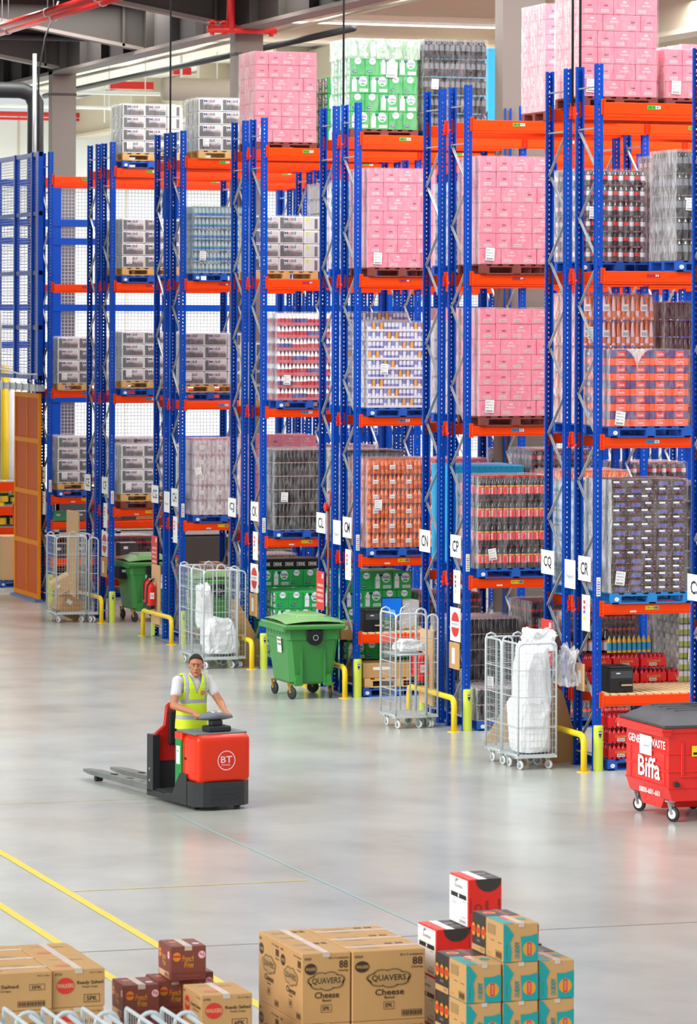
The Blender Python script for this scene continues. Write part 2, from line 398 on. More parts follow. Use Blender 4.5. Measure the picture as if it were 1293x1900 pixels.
# red pipe lines on the far wall
for z, r in ((at_y(60, 212, 84)[1], .09), (at_y(60, 221, 84)[1], .05)):
    pipe([(-30, 84, z), (40, 84, z)], r, PIPER, 'sprinkler_pipe', '%s red pipe running along the top of the far white wall' % ('upper' if r > .06 else 'lower'), 'pipe', 'red pipes on the far wall')
# white lighting / cable lines with droppers in the far hall
for i, (py, y) in enumerate(((171, 60), (199, 76))):
    x, z = at_y(135, py, y); pipe([(x - 12, y, z), (x + 16, y, z)], .06, SILW, 'cable_tray', 'thin white cable tray hanging in the far hall, %s' % ('the higher one' if i == 0 else 'the lower one'), 'cable tray')
    for q in range(9):
        b = MB(); b.tube([(x + q * 1.1, y, z - .5 if q % 3 else z - 2.2), (x + q * 1.1, y, 14)], .02 + .02 * (q % 3 == 0), SILW, 5)
        tag(b.build('hanger_rod'), 'thin white rod dropping from the far roof, %s from the left on the %s tray' % (('first', 'second', 'third', 'fourth', 'fifth', 'sixth', 'seventh', 'eighth', 'ninth')[q], ('higher', 'lower')[i]), 'rod', 'white dropper rods in the far hall')
for (pa, pb, y) in (((205, 158), (285, 146), 62), ((322, 132), (355, 127), 62)):
    xa, za = at_y(*pa, y); xb, _ = at_y(*pb, y)
    b = MB(); b.box(xa, y, za - .1, xb, y + .25, za + .12, PIPER); tag(b.build('red_beam'), 'short red steel beam under the far white roof, the %s one' % ('longer' if xb - xa > .6 else 'shorter'), 'beam')
# strip lights over the racks
for i, (pa, pb, y) in enumerate((((540, 40), (960, 48), 38), ((870, 3), (950, 4), 40), ((1230, 25), (1310, 28), 36), ((1235, 46), (1310, 49), 36))):
    xa, za = at_y(*pa, y); xb, _ = at_y(*pb, y)
    t = thing('strip_light', (xa, y, za), ['long slim strip light hanging above the green and dark bottle loads', 'short strip light at the top edge left of the large column', 'upper strip light at the top right edge of the hall', 'lower strip light at the top right edge of the hall'][i], 'light')
    b = MB(); b.box(0, -.08, 0, xb - xa, .08, .07, SILW); b.build('housing', t)
    b = MB(); b.box(.02, -.05, -.03, xb - xa - .02, .05, 0, LAMP); b.build('tube', t)
# beige ducts at the upper right
pipe([(6, 44, 11.9), (30, 44, 11.9)], .3, CEILB, 'air_duct', 'pale round duct crossing under the roof behind the racks', 'duct')
# hanging black cables that drop to the rack tops
for (px, k, lab) in ((316, 4, 'leftmost'), (637, 2, 'middle'), (1062, 0, 'left of the pair by the pink stack'), (1076, 0, 'right of the pair by the pink stack')):
    y = 5.233 * k + (.85 if px != 1062 else 1.1); x, z = at_y(px, 200, y)
    b = MB(); b.tube([(x, y, 9.2), (x, y, 16)], .018, DARK, 6); tag(b.build('hanging_cable'), 'black cable hanging to the rack top, ' + lab, 'cable')
b = MB(); x, z = at_y(72, 20, 34); b.tube([(x, 34, 7), (x, 34, 11.6), (x + .15, 34, 12.4), (x + .6, 34, 13.6)], .02, DARK, 6)
tag(b.build('hanging_cable'), 'black cable hanging in front of the leftmost column', 'cable')
# floor marks
def line(name, x0, y0, x1, y1, w, m, label, z=.004):
    b = MB(); d = Vector((x1 - x0, y1 - y0)).normalized(); a = Vector((-d.y, d.x)) * w / 2
    b.face([(x0 - a.x, y0 - a.y, z), (x1 - a.x, y1 - a.y, z), (x1 + a.x, y1 + a.y, z), (x0 + a.x, y0 + a.y, z)], m); tag(b.build(name), label, 'floor marking')
YLN = mat('floor_yellow', '#e8cf3f', .5, noise=.1, nscale=3)
line('painted_line', -9.66, -3.5, -9.66, -24, .1, YLN, 'wide yellow floor line running from the left edge toward the maroon boxes')
line('painted_line', -10.57, -3.5, -10.57, -24, .1, YLN, 'wide yellow floor line nearest the bottom left corner')
line('painted_line', -9.6, -8.55, -6.92, -8.53, .025, YLN, 'thin faint yellow floor line in the open floor')
line('painted_line', -16, -1.15, -6.9, -1.15, .02, YLN, 'thin faint yellow floor line left of the truck forks')
line('expansion_joint', -30, -12.2, 30, -12.8, .02, mat('joint', '#8f928a', .8), 'thin grey expansion joint across the floor', .003)
line('scuff_line', -6.8, -2.5, -6.76, -14, .03, mat('faint_teal', '#8fb3b4', .6), 'faint blue-green chalk line running diagonally across the floor', .003)
# ---------------------------------------------------------------- pallet racks
MOD = 5.231; BAY = 2.88; FD = .80; RT = 1.15; LEV = [0, 2.292, 4.584, 6.876, 9.2]
PH = 9.73
def strip(b, o, u, w, hole_u, m, pitch=.07, hw=.0075, hh=.012):
    # perforated steel strip: origin o, horizontal unit u, width w, one column of slots at each hole_u
    z0 = 0.0; nz = int(PH / pitch); O = Vector(o); U = Vector(u)
    def P(a, z): return tuple(O + U * a + Vector((0, 0, z)))
    ed = [0]
    for h in hole_u: ed += [h - hw, h + hw]
    ed.append(w)
    for i in range(0, len(ed), 2): b.face([P(ed[i], 0), P(ed[i + 1], 0), P(ed[i + 1], PH), P(ed[i], PH)], m)
    for h in hole_u:
        for j in range(nz + 1):
            a = j * pitch + hh if j else 0; c = min((j + 1) * pitch - hh, PH)
            if j * pitch + hh > PH: break
            b.face([P(h - hw, a if j else 0), P(h + hw, a if j else 0), P(h + hw, c), P(h - hw, c)], m)
def make_post():
    # channel section, web toward -y, open toward +y
    b = MB(); w = .096; d = .068
    strip(b, (-w / 2, 0, 0), (1, 0, 0), w, (.034,), BLUE)
    strip(b, (-w / 2, 0, 0), (0, 1, 0), d, (.04,), BLUE)
    strip(b, (w / 2, 0, 0), (0, 1, 0), d, (.04,), BLUE)
    for s in (-1, 1):
        b.face([(s * w / 2, d, 0), (s * (w / 2 - .014), d, 0), (s * (w / 2 - .014), d, PH), (s * w / 2, d, PH)], BLUE)
        b.face([(s * (w / 2 + .012), d + .004, 0), (s * w / 2, d, 0), (s * w / 2, d, PH), (s * (w / 2 + .012), d + .004, PH)], BLUE)
    b.box(-.07, -.02, 0, .07, .1, .012, BLUE)
    return b.mesh('upright')
POSTM = make_post()
def brace_mesh(L):
    b = MB(); w = .036; h = .02
    v = []
    b.box(-w / 2, 0, -h / 2, -w / 2 + .004, L, h / 2, GALV); b.box(w / 2 - .004, 0, -h / 2, w / 2, L, h / 2, GALV); b.box(-w / 2, 0, -h / 2 + .0, w / 2, L, -h / 2 + .004, GALV)
    return b.mesh('brace')
FI = FD - .10
DL = math.hypot(FI, .61)
BRD = brace_mesh(DL); BRH = brace_mesh(FI)
def beam_meshes():
    out = []
    for h in (.125, .125, .125, .15, .16):
        b = MB(); L = BAY - .1
        b.cbox(.05, -.052, -h, .05 + L, -.004, 0, .006, ORNG)
        b.box(.05, -.046, -h - .0, .05 + L, -.01, -h - .022, ORNG)
        out.append(b.mesh('beam'))
    return out
BEAMM = beam_meshes()
def conn_mesh():
    b = MB(); b.cbox(.0, -.012, -.17, .045, .0, .045, .002, ORNG)
    for i in range(4): b.box(.018, -.0135, -.14 + i * .045, .026, -.012, -.125 + i * .045, DARK)
    b.box(.04, -.056, -.17, .048, .0, .045, ORNG)
    return b.mesh('beam_connector')
CONM = conn_mesh()
b = MB(); b.box(-.012, -.016, -.02, .012, 0, .14, REDC); b.ell((0, -.02, .03), .018, .012, .02, REDC, 8, 5); CLIPM = b.mesh('safety_clip')
PLC = [None, mat('plate_yellow', '#e8d82a', .5), mat('plate_blue', '#3b8fc4', .5), mat('plate_red', '#c81f1a', .5), mat('plate_green', '#3bb83e', .5)]
def plate_mesh(lv, st, num):
    b = MB(); b.box(0, -.0545, -.085, .2, -.0525, -.035, PLC[lv])
    b.box(.004, -.0552, -.08, .004 + .192, -.0546, -.04, PLC[lv])
    b.text(st, (.01, -.056, -.072), (1, 0, 0), (0, 0, 1), .11, .026, BLACK if lv != 3 else NAVY)
    if lv == 3: b.text(num, (.13, -.056, -.074), (1, 0, 0), (0, 0, 1), .05, .032, WHITE)
    else:
        b.box(.125, -.0558, -.08, .195, -.0553, -.04, WHITE if lv != 1 else GREYP); b.text(num, (.133, -.0565, -.074), (1, 0, 0), (0, 0, 1), .05, .03, BLACK)
    return b.mesh('location_plate')
b = MB(); b.box(0, -.0545, -.118, .09, -.0525, -.095, WHITE); b.text('CSWR 1', (.005, -.0555, -.114), (1, 0, 0), (0, 0, 1), .08, .014, GREYP); STKM = b.mesh('sticker')
FRONT = ['CR', 'CP', 'CM', 'CK', 'CH', 'CF', 'CD']; REAR = ['CQ', 'CN', 'CL', 'CJ', 'CG', 'CE', 'CC']
NUMS = ['CR', '44', '35', '34', '39', '40', '41', '46']
def frame(par, x, y, t0, face, single):
    # one frame: front post at t0, rear post at t0+FD; face=-1 aisle at -y, +1 aisle at +y
    p = put(POSTM, 'upright', par, (x, t0 - y, 0))
    q = put(POSTM, 'upright', par, (x, t0 + FD - y, 0), math.pi)
    q.rotation_euler[2] = math.pi
    a = t0 + .05 - y; e = t0 + FD - .05 - y
    pts = []
    for z in (9.42, 8.85, .2):
        pts.append(('h', a, z, 0))
    # nodes on the inner side (the side of the flue) at 8.85-1.22n
    inner = e if face < 0 else a; outer = a if face < 0 else e
    z = 8.85
    for i in range(7):
        pts.append(('d', inner, outer, z)); pts.append(('u', inner, outer, z))
        z -= 1.22
    if single:
        for p_ in pts:
            if p_[0] == 'h': put(BRH, 'brace', par, (x - .012, p_[1], p_[2]))
            elif p_[0] == 'd':
                i, o_, z = p_[1:]; s = put(BRD, 'brace', par, (x - .012, i, z)); dy = o_ - i
                s.rotation_euler = Vector((0, dy, -.61)).to_track_quat('Y', 'Z').to_euler()
            else:
                i, o_, z = p_[1:]; s = put(BRD, 'brace', par, (x + .012, o_, z - .61)); dy = i - o_
                s.rotation_euler = Vector((0, dy, -.61)).to_track_quat('Y', 'Z').to_euler()
    else:
        o = put(BRACING[face], 'bracing', par, (x, t0 - y, 0))
def bracing(face):
    b = MB(); a = .05; e = FD - .05; inner = e if face < 0 else a; outer = a if face < 0 else e
    for z in (9.42, 8.85, .2): b.bar((-.012, a, z), (-.012, e, z), .03, GALV)
    z = 8.85
    for i in range(7):
        b.bar((-.012, inner, z), (-.012, outer, z - .61), .03, GALV); b.bar((.012, outer, z - .61), (.012, inner, z - 1.22), .03, GALV); z -= 1.22
    return b.mesh('bracing')
BRACING = {-1: bracing(-1), 1: bracing(1)}
def slats(par, x0, x1, y0, y1, z, name='slatted_deck'):
    b = MB(); n = int((x1 - x0) / .13)
    for i in range(n): b.box(x0 + i * .13, y0, z, x0 + i * .13 + .085, y1, z + .022, WOODD)
    return b.build(name, par)
RACK = {}
def rack(k, rear, nb):
    y = MOD * k + (RT if rear else 0); sign = (REAR if rear else FRONT)[k] if k >= 0 else 'CS'
    lab = 'blue steel pallet rack row with orange beams, its end sign reads ' + sign
    if k == 6 and rear: lab = 'blue steel pallet rack row with orange beams, farthest row beside the orange gate'
    t = thing('pallet_rack', (0, y, 0), lab, 'pallet rack', 'parallel pallet rack rows'); face = 1 if rear else -1
    for i in range(nb + 1): frame(t, i * BAY, y, y, face, i == 0)
    for i in range(nb):
        lv = [1, 2, 3, 4]
        for L in lv:
            z = LEV[L]
            fb = put(BEAMM[L], 'beam', t, (i * BAY, 0, z)); rb = put(BEAMM[L], 'beam', t, ((i + 1) * BAY, FD, z), math.pi)
            for s_ in (0, 1):
                for bm_ in (fb, rb):
                    c = put(CONM, 'beam_connector', bm_, (.015, -.0, 0) if s_ == 0 else (BAY - .06, 0, 0))
            if (not rear) and i < 2:
                put(plate_mesh(L, sign + '110', NUMS[(k + L + i) % 8] if L == 3 else '%d0' % (L + k)), 'location_plate', fb, (.68, 0, 0))
                if L == 1: put(STKM, 'sticker', fb, (.45, 0, 0)); put(STKM, 'sticker', fb, (1.55, 0, 0))
            if i == 0:
                c = put(CLIPM, 'safety_clip', t, (.0, FD - .0 if True else 0, z - .16)); c.rotation_euler[2] = math.pi if False else 0
                if rear: c.location = (.01, -.002, z - .16)
                else: c.location = (-.05, FD - .05, z - .16); c.rotation_euler[2] = 0
    RACK[(k, rear)] = t
    return t
NB = [1, 2, 3, 3, 4, 4, 5]
for k in range(7):
    rack(k, False, NB[k]); rack(k, True, NB[k] + (1 if k < 5 else 0))
tcs = rack(-1, True, 1)
# picking shelves at knee height
def shelf(k, rear, i, z=1.03, wood=True):
    t = RACK[(k, rear)]
    fb = put(BEAMM[0], 'beam', t, (i * BAY, 0, z)); put(BEAMM[0], 'beam', t, ((i + 1) * BAY, FD, z), math.pi); put(CONM, 'beam_connector', fb, (.015, 0, 0)); put(CONM, 'beam_connector', fb, (BAY - .06, 0, 0))
    if wood: slats(t, i * BAY + .07, (i + 1) * BAY - .06, -.03, FD + .25 * (not rear), z + .001)
shelf(0, False, 0); shelf(0, True, 0); shelf(2, False, 0); shelf(-1, True, 0)
shelf(5, True, 0, .8, False); shelf(6, False, 0, .95, False); shelf(6, False, 0, 1.75, False)
# ---------------------------------------------------------------- pallets
def pallet_mesh(m, w=1.2, d=1.0, h=.15, logo=True):
    b = MB()
    for i in range(7): b.box(.0 + i * (w - .1) / 6 * 1.0, 0, h - .022, i * (w - .1) / 6 + .1, d, h, m)
    for yy in (0, d / 2 - .05, d - .1): b.box(0, yy, h - .044, w, yy + .1, h - .022, m)
    for xx in (0, w / 2 - .07, w - .14):
        for yy in (0, d / 2 - .05, d - .1): b.box(xx, yy, .02, xx + .14, yy + .1, h - .044, m)
    for yy in (0, d / 2 - .05, d - .1): b.box(0, yy, 0, w, yy + .1, .02, m)
    for xx in (0, w / 2 - .05, w - .1): b.box(xx, .0, 0.001, xx + .1, d, .019, m)
    if logo:
        b.disc((.07, -.002, .065), (1, 0, 0), (0, 0, 1), .035, .03, WHITE, 10, .5); b.box(.06, -.003, .055, .085, -.001, .075, WHITE)
    return b.mesh('pallet')
PALM = {'blue': pallet_mesh(BLUEP), 'light': pallet_mesh(BLUEL), 'wood': pallet_mesh(WOOD, logo=False), 'red': pallet_mesh(PRED, 1.17, logo=False), 'redw': pallet_mesh(PRED, logo=False)}
PALN = {'blue': 'blue wooden pallet', 'light': 'light blue wooden pallet', 'wood': 'bare wooden pallet', 'red': 'dark reddish-brown pallet', 'redw': 'dark reddish-brown pallet'}
# ---------------------------------------------------------------- load templates (front left bottom corner at origin)
def film(w, d, h, m=FILM, seed=1, front=True):
    ms = FILMS if m is FILM else FILMH
    r = random.Random(seed); b = MB(); e = .012
    def wob(a, c): return .006 * math.sin(a * 9 + seed) * math.sin(c * 7 + seed * 2) + r.uniform(-.004, .004)
    def sheet(fn, nu, nv, m=m):
        v = [fn(i / nu, j / nv) for j in range(nv + 1) for i in range(nu + 1)]
        f = [(j * (nu + 1) + i, j * (nu + 1) + i + 1, (j + 1) * (nu + 1) + i + 1, (j + 1) * (nu + 1) + i) for j in range(nv) for i in range(nu)]
        b.raw(v, f, m, True)
    sheet(lambda u, v: (-e + u * (w + 2 * e), -e + wob(u, v), v * (h + e)), 14, 18)
    sheet(lambda u, v: (-e + wob(u, v), d + e - u * (d + 2 * e), v * (h + e)), 12, 18, ms)
    sheet(lambda u, v: (w + e - wob(u, v), -e + u * (d + 2 * e), v * (h + e)), 10, 14)
    sheet(lambda u, v: (w + e - u * (w + 2 * e), d + e, v * (h + e)), 4, 6)
    sheet(lambda u, v: (-e + u * (w + 2 * e), -e + v * (d + 2 * e), h + e + abs(wob(u, v))), 10, 10, ms)
    return b.mesh('shrink_wrap')
def label_mesh(w=.14, h=.19, st=('DEPOT 12', '00441', '8827 110')):
    b = MB(); b.box(0, -.003, 0, w, 0, h, WHITE)
    for i, s in enumerate(st): b.text(s, (.012, -.004, h * (.78 - .22 * i)), (1, 0, 0), (0, 0, 1), w * .75, h * .09, GREYP)
    for i in range(9): b.box(.015 + i * .012, -.004, .012, .021 + i * .012, -.003, h * .2, BLACK)
    return b.mesh('dispatch_label')
LABM = label_mesh()
def addlabel(t, x, z, rot=0, y=-.022, s=1):
    o = put(LABM, 'dispatch_label', t, (x, y, z)); o.rotation_euler[1] = rot; o.scale = (s, 1, s)
# pink cartons
def pinkbox(w, d, h, wide):
    b = MB(); g = .0025
    b.cbox(g, g, g, w - g, d - g, h - g, .004, PINK)
    b.box(g, g * .6, h * .62, w - g, g, h * .625, PINKD)
    for o, u, ww in (((0, 0), (1, 0, 0), w), ((0, 1), (0, -1, 0), d)):
        yy = .0005 if o[1] == 0 else d
        xx = 0 if o[1] == 0 else .0005
        def at(a, z): return (a, .0005, z) if o[1] == 0 else (.0005, d - a, z)
        if ww > .29:
            for q in (-1, 0, 1):
                c = ww / 2 + q * .022; hh = .03 + .012 * (q == 0)
                b.face([at(c - .016, h * .72), at(c + .016, h * .72), at(c, h * .72 + hh)], PINKL)
            b.text('evian', at(ww * .3, h * .5), u, (0, 0, 1), ww * .4, h * .17, PINKL)
            r0 = ww * .12
        else:
            for q in range(3): 
                p = at(ww * .4 + q * .022, h * .5); p2 = at(ww * .4 + q * .022 + .015, h * .5)
                b.face([p, p2, (p2[0], p2[1], h * .5 + .02), (p[0], p[1], h * .5 + .02)], MROON)
            r0 = ww * .22
        # barcode panel
        p = at(r0, h * .14); p2 = at(r0 + .12, h * .14)
        b.face([p, p2, (p2[0], p2[1], h * .32), (p[0], p[1], h * .32)], PINKL)
        for q in range(6):
            def at2(a, z): return (a, -.0002, z) if o[1] == 0 else (-.0002, d - a, z)
            p = at2(r0 + .01 + q * .018, h * .17); p2 = at2(r0 + .021 + q * .018, h * .17)
            b.face([p, p2, (p2[0], p2[1], h * .29), (p[0], p[1], h * .29)], GREYP)
    return b.mesh('carton')
def carton_load(t, meshes, rows, layers, lh, depths, pat, jit=.004):
    # rows: list of patterns, each a list of (mesh index) left to right
    for L in range(layers):
        y = 0
        for j, dd in enumerate(depths):
            x = 0
            for mi in pat(L, j):
                me, w = meshes[mi]
                put(me, 'carton', t, (x + R.uniform(-jit, jit), y + R.uniform(-jit, jit) + jit, L * lh)); x += w
            y += dd
def T_pink(t, layers):
    h = .232; A = pinkbox(.33, .33, h, 1); B = pinkbox(.25, .33, h, 0)
    ms = [(A, .33), (B, .25)]
    def pat(L, j): return [(0, 0, 1, 1), (1, 1, 0, 0), (1, 1, 0, 0)][(L * 2 + L // 3 + j) % 3 if j == 0 else (L + j) % 3]
    carton_load(t, ms, None, layers, h, [.33, .33, .33], pat)
    put(film(1.16, 1.0, layers * h, FILM, 3), 'shrink_wrap', t); addlabel(t, .07, .06, .05)
    return h * layers
def silverbox():
    b = MB(); w, d, h = .46, .31, .245
    b.cbox(.003, .003, .003, w - .003, d - .003, h - .003, .006, SILW)
    y = -.0008
    b.box(.02, y, .022, w - .02, .004, h - .022, SILV)
    b.box(.02, y - .0006, .022, .09, .003, h - .022, SILG)
    # grey swoosh panel at the bottom
    n = 16; P = [(.09 + i * (w - .11) / n, .06 + .035 * math.sin(i / n * 4 + .6) + .05 * (i / n > .55) * math.sin((i / n - .55) * 3)) for i in range(n + 1)]
    for i in range(n):
        b.face([(P[i][0], y - .0004, P[i][1] + .02), (P[i + 1][0], y - .0004, P[i + 1][1] + .02), (P[i + 1][0], y - .0004, P[i + 1][1] + .06), (P[i][0], y - .0004, P[i][1] + .06)], SILM)
        b.face([(P[i][0], y - .0006, .022), (P[i + 1][0], y - .0006, .022), (P[i + 1][0], y - .0006, P[i + 1][1] + .03), (P[i][0], y - .0006, P[i][1] + .03)], SILG)
    for i in range(10):
        a0 = math.pi * (1.0 - i / 20); a1 = math.pi * (1.0 - (i + 1) / 20); c = (.4, .035); r0, r1 = .1, .108
        b.face([(c[0] + r0 * math.cos(a0), y - .0012, c[1] + r0 * math.sin(a0)), (c[0] + r1 * math.cos(a0), y - .0012, c[1] + r1 * math.sin(a0)), (c[0] + r1 * math.cos(a1), y - .0012, c[1] + r1 * math.sin(a1)), (c[0] + r0 * math.cos(a1), y - .0012, c[1] + r0 * math.sin(a1))], REDI)
    x = .1
    for s_, w_, m_, h_ in (('M', .066, NAVY, .052), ('o', .048, REDI, .043), ('b', .042, NAVY, .058), ('i', .013, NAVY, .056), ('l', .012, NAVY, .058)):
        b.text(s_, (x, y - .0015, .165), (1, 0, 0), (0, 0, 1), w_, h_, m_); x += w_ + .008
    # side faces: narrow printed panels
    b.box(-.0008, .02, .022, .003, d - .02, h - .022, SILV); b.box(-.0014, .05, .022, .003, .11, .2, SILG); b.box(-.0014, .22, .15, .003, .27, .22, LIME)
    return b.mesh('carton')
SILVM = silverbox()
def T_silver(t, layers):
    for L in range(layers):
        for j in range(3):
            for i in range(2): put(SILVM, 'carton', t, (i * .46 + R.uniform(-.003, .003), j * .315, L * .25))
        for j in range(2):
            o = put(SILVM, 'carton', t, (.93 + .25, j * .47 + .0, L * .25)); o.rotation_euler[2] = math.pi / 2; o.location = (1.235, j * .475, L * .25); o.scale = (1, .97, 1)
    put(film(1.24, .95, layers * .25, FILM, 5), 'shrink_wrap', t); addlabel(t, .08, .08, 0, s=.85)
    return .25 * layers
def greenbox(w, d, h, wide):
    b = MB(); g = .003; b.cbox(g, g, g, w - g, d - g, h - g, .005, VGRN)
    for side in (0, 1):
        ww = w if side == 0 else d
        def at(a, z, e=0): return (a, -.0006 - e, z) if side == 0 else (-.0006 - e, d - a, z)
        u = (1, 0, 0) if side == 0 else (0, -1, 0)
        if ww > .32:
            c = at(ww * .66, h * .68); b.disc(c, u, (0, 0, 1), .075, .082, VWHT, 16); c = at(ww * .66, h * .53, .0004); b.disc(c, u, (0, 0, 1), .045, .016, VGRN, 10)
            b.text('Volvic', at(ww * .46, h * .62, .0012), u, (0, 0, 1), ww * .4, h * .2, NAVY)
            p = [at(.03, .03), at(.11, .03), at(.11, h * .72), at(.09, h * .8), at(.09, h * .9), at(.05, h * .9), at(.05, h * .8), at(.03, h * .72)]
            b.face(p, VWHT); b.disc(at(.13, h * .82, .0008), u, (0, 0, 1), .03, .02, NAVY, 10)
            b.text('24 x', at(.04, h * .5, .0008), u, (0, 0, 1), .06, .03, GREYP)
            p = [at(ww * .5, h * .1), at(ww * .92, h * .1), at(ww * .92, h * .26), at(ww * .5, h * .26)]; b.face(p, VWHT)
            for q in range(8): b.face([at(ww * .53 + q * .016, h * .13, .0006), at(ww * .53 + q * .016 + .009, h * .13, .0006), at(ww * .53 + q * .016 + .009, h * .23, .0006), at(ww * .53 + q * .016, h * .23, .0006)], GREYP)
        else:
            b.disc(at(ww * .5, h * .8), u, (0, 0, 1), .058, .055, VWHT, 14); b.text('Volvic', at(ww * .32, h * .78, .0006), u, (0, 0, 1), ww * .36, h * .09, NAVY)
            b.disc(at(ww * .3, h * .22), u, (0, 0, 1), .045, .022, NAVY, 12); b.text('500ml', at(ww * .2, h * .2, .0006), u, (0, 0, 1), .06, .015, VWHT)
            b.face([at(.004, h * .58, .0001), at(ww - .004, h * .58, .0001), at(ww - .004, h * .57, .0001), at(.004, h * .57, .0001)], VGRD)
            b.face([at(ww * .5, h * .42, .0001), at(ww * .5 + .003, h * .42, .0001), at(ww * .5 + .003, h * .57, .0001), at(ww * .5, h * .57, .0001)], VGRD)
    return b.mesh('carton')
GA = greenbox(.335, .33, .3, 1); GB = greenbox(.255, .33, .3, 0)
def T_green(t, layers):
    ms = [(GA, .335), (GB, .255)]
    def pat(L, j): return (1, 1, 0, 0) if (L + j) % 2 else (0, 0, 1, 1)
    carton_load(t, ms, None, layers, .3, [.335, .335, .335], pat)
    return .3 * layers
def T_greenw(t, layers):
    h = T_green(t, layers)
    b = MB(); b.cbox(-.02, -.02, h + .0 - .3 * 0, 1.2, 1.02, h + .02, .01, FILMH)
    put(film(1.18, 1.01, h, FILM, 9), 'shrink_wrap', t)
    b = MB(); r = random.Random(4)
    for (fx, nn) in ((lambda u, v: (-.03 + u * 1.24, -.035 - .01 * math.sin(u * 40) * (1 - v), h - .32 + .34 * v), 24), (lambda u, v: (-.035 - .01 * math.sin(u * 30) * (1 - v), 1.04 - u * 1.075, h - .32 + .34 * v), 18), (lambda u, v: (1.215, u * 1.04 - .03, h - .3 + .32 * v), 6)):
        v = [fx(i / nn, j / 6) for j in range(7) for i in range(nn + 1)]
        b.raw(v, [(j * (nn + 1) + i, j * (nn + 1) + i + 1, (j + 1) * (nn + 1) + i + 1, (j + 1) * (nn + 1) + i) for j in range(6) for i in range(nn)], FILMH, True)
    b.face([(-.03, -.035, h + .02), (1.215, -.035, h + .02), (1.215, 1.04, h + .02), (-.035, 1.04, h + .02)], FILMH)
    b.build('top_sheet', t)
    addlabel(t, .62, h - .62, .05, s=1.35); return h
def snackbox(w, h, kind):
    b = MB(); d = .3; g = .002
    if kind == 'brown':
        b.cbox(g, g, g, w - g, d, h - g, .003, SNBR)
        if w > .22:
            b.text('SNICKERS', (w * .18, -.001, h * .22), (1, 0, 0), (.25, 0, 1), w * .6, h * .5, SNBL); b.box(w * .24, -.0006, h * .74, w * .72, g, h * .8, REDI)
            b.box(w * .02, -.0006, h * .15, w * .06, g, h * .3, GOLD); b.box(w * .86, -.0006, h * .1, w * .95, g, h * .22, PINKD)
        else:
            b.box(w * .08, -.0008, h * .64, w * .5, g, h * .9, WHITE); b.text('SNICKERS', (w * .2, -.001, h * .38), (1, 0, 0), (0, 0, 1), w * .45, h * .2, SNBL)
            for q in range(4): b.box(w * (.1 + .2 * q), -.0006, h * .14, w * (.13 + .2 * q), g, h * .24, GOLD)
            b.box(w * .68, -.0006, h * .7, w * .84, g, h * .82, PINKD)
    else:
        m1 = CORG if kind == 'orange' else CPUR
        b.cbox(g, g, g, w - g, d, h - g, .003, m1)
        b.box(w * .3, -.0006, h * .1, w * .75, g, h * .9, PINKL if kind == 'orange' else CORG); b.box(w * .31, -.001, h * .15, w * .74, g, h * .85, CORG if kind == 'orange' else REDI)
        b.text('Crunchie', (w * .36, -.0016, h * .3), (1, 0, 0), (0, 0, 1), w * .33, h * .42, PINKL)
    return b.mesh('carton')
def T_brown(t, layers):
    A = snackbox(.237, .094, 'brown'); B = snackbox(.21, .094, 'brown'); h = .097
    for L in range(layers):
        x = 0
        for q in ((0, 0, 1, 1, 1) if (L % 2 == 0 or L < 5) else (1, 1, 1, 0, 0)):
            if q == 0: put(A, 'carton', t, (x, R.uniform(0, .006), L * h)); x += .237
            else: put(B, 'carton', t, (x, R.uniform(0, .006), L * h)); x += .21
    b = MB()
    for L in range(layers):
        for j in range(3):
            for i in range(4): b.cbox(i * .276 + .002, .305 + j * .23, L * h + .002, i * .276 + .272, .53 + j * .23, (L + 1) * h - .002, .003, SNBR)
            b.box(.0005, .33 + j * .23, L * h + .04, .003, .43 + j * .23, L * h + .07, SNBL)
    o = b.build('cartons_behind', t); o['kind'] = 'stuff'
    put(film(1.11, 1.0, layers * h, FILM, 11), 'shrink_wrap', t)
    b = MB(); v = [(-.016 - .006 * math.sin(i * 1.7 + j), 1.0 - i / 14 * 1.01, j / 18 * layers * h) for j in range(19) for i in range(15)]
    b.raw(v, [(j * 15 + i, j * 15 + i + 1, (j + 1) * 15 + i + 1, (j + 1) * 15 + i) for j in range(18) for i in range(14)], FILMH, True); b.build('side_film', t)
    addlabel(t, .03, .12, .13); return layers * h
def T_crunch(t, layers):
    h = .105; A = snackbox(.29, h - .002, 'orange'); B = snackbox(.29, h - .002, 'purple')
    for L in range(layers):
        for i in range(4): put(A if L % 2 == 0 else B, 'carton', t, (i * .291, R.uniform(0, .006), L * h))
    b = MB()
    for L in range(layers):
        for j in range(3):
            for i in range(4): b.cbox(i * .291 + .002, .305 + j * .23, L * h + .002, i * .291 + .285, .53 + j * .23, (L + 1) * h - .002, .003, CORG if L % 2 == 0 else CPUR)
            b.box(.0005, .33 + j * .23, L * h + .03, .003, .43 + j * .23, L * h + .07, PINKL)
    o = b.build('cartons_behind', t); o['kind'] = 'stuff'
    put(film(1.165, 1.0, layers * h, FILMH if False else FILM, 12), 'shrink_wrap', t)
    b = MB(); v = [(.25 + .32 * math.cos(.25 * i) * (1 - j / 12) + .02 * i, -.03 - .01 * math.sin(i * 2 + j), layers * h - .3 * (1 - abs(i / 12 * 2 - 1)) * j / 8 + .02) for j in range(9) for i in range(13)]
    b.raw(v, [(j * 13 + i, j * 13 + i + 1, (j + 1) * 13 + i + 1, (j + 1) * 13 + i) for j in range(8) for i in range(12)], FILMH, True); b.build('loose_film', t)
    addlabel(t, .05, .03, .12); return layers * h
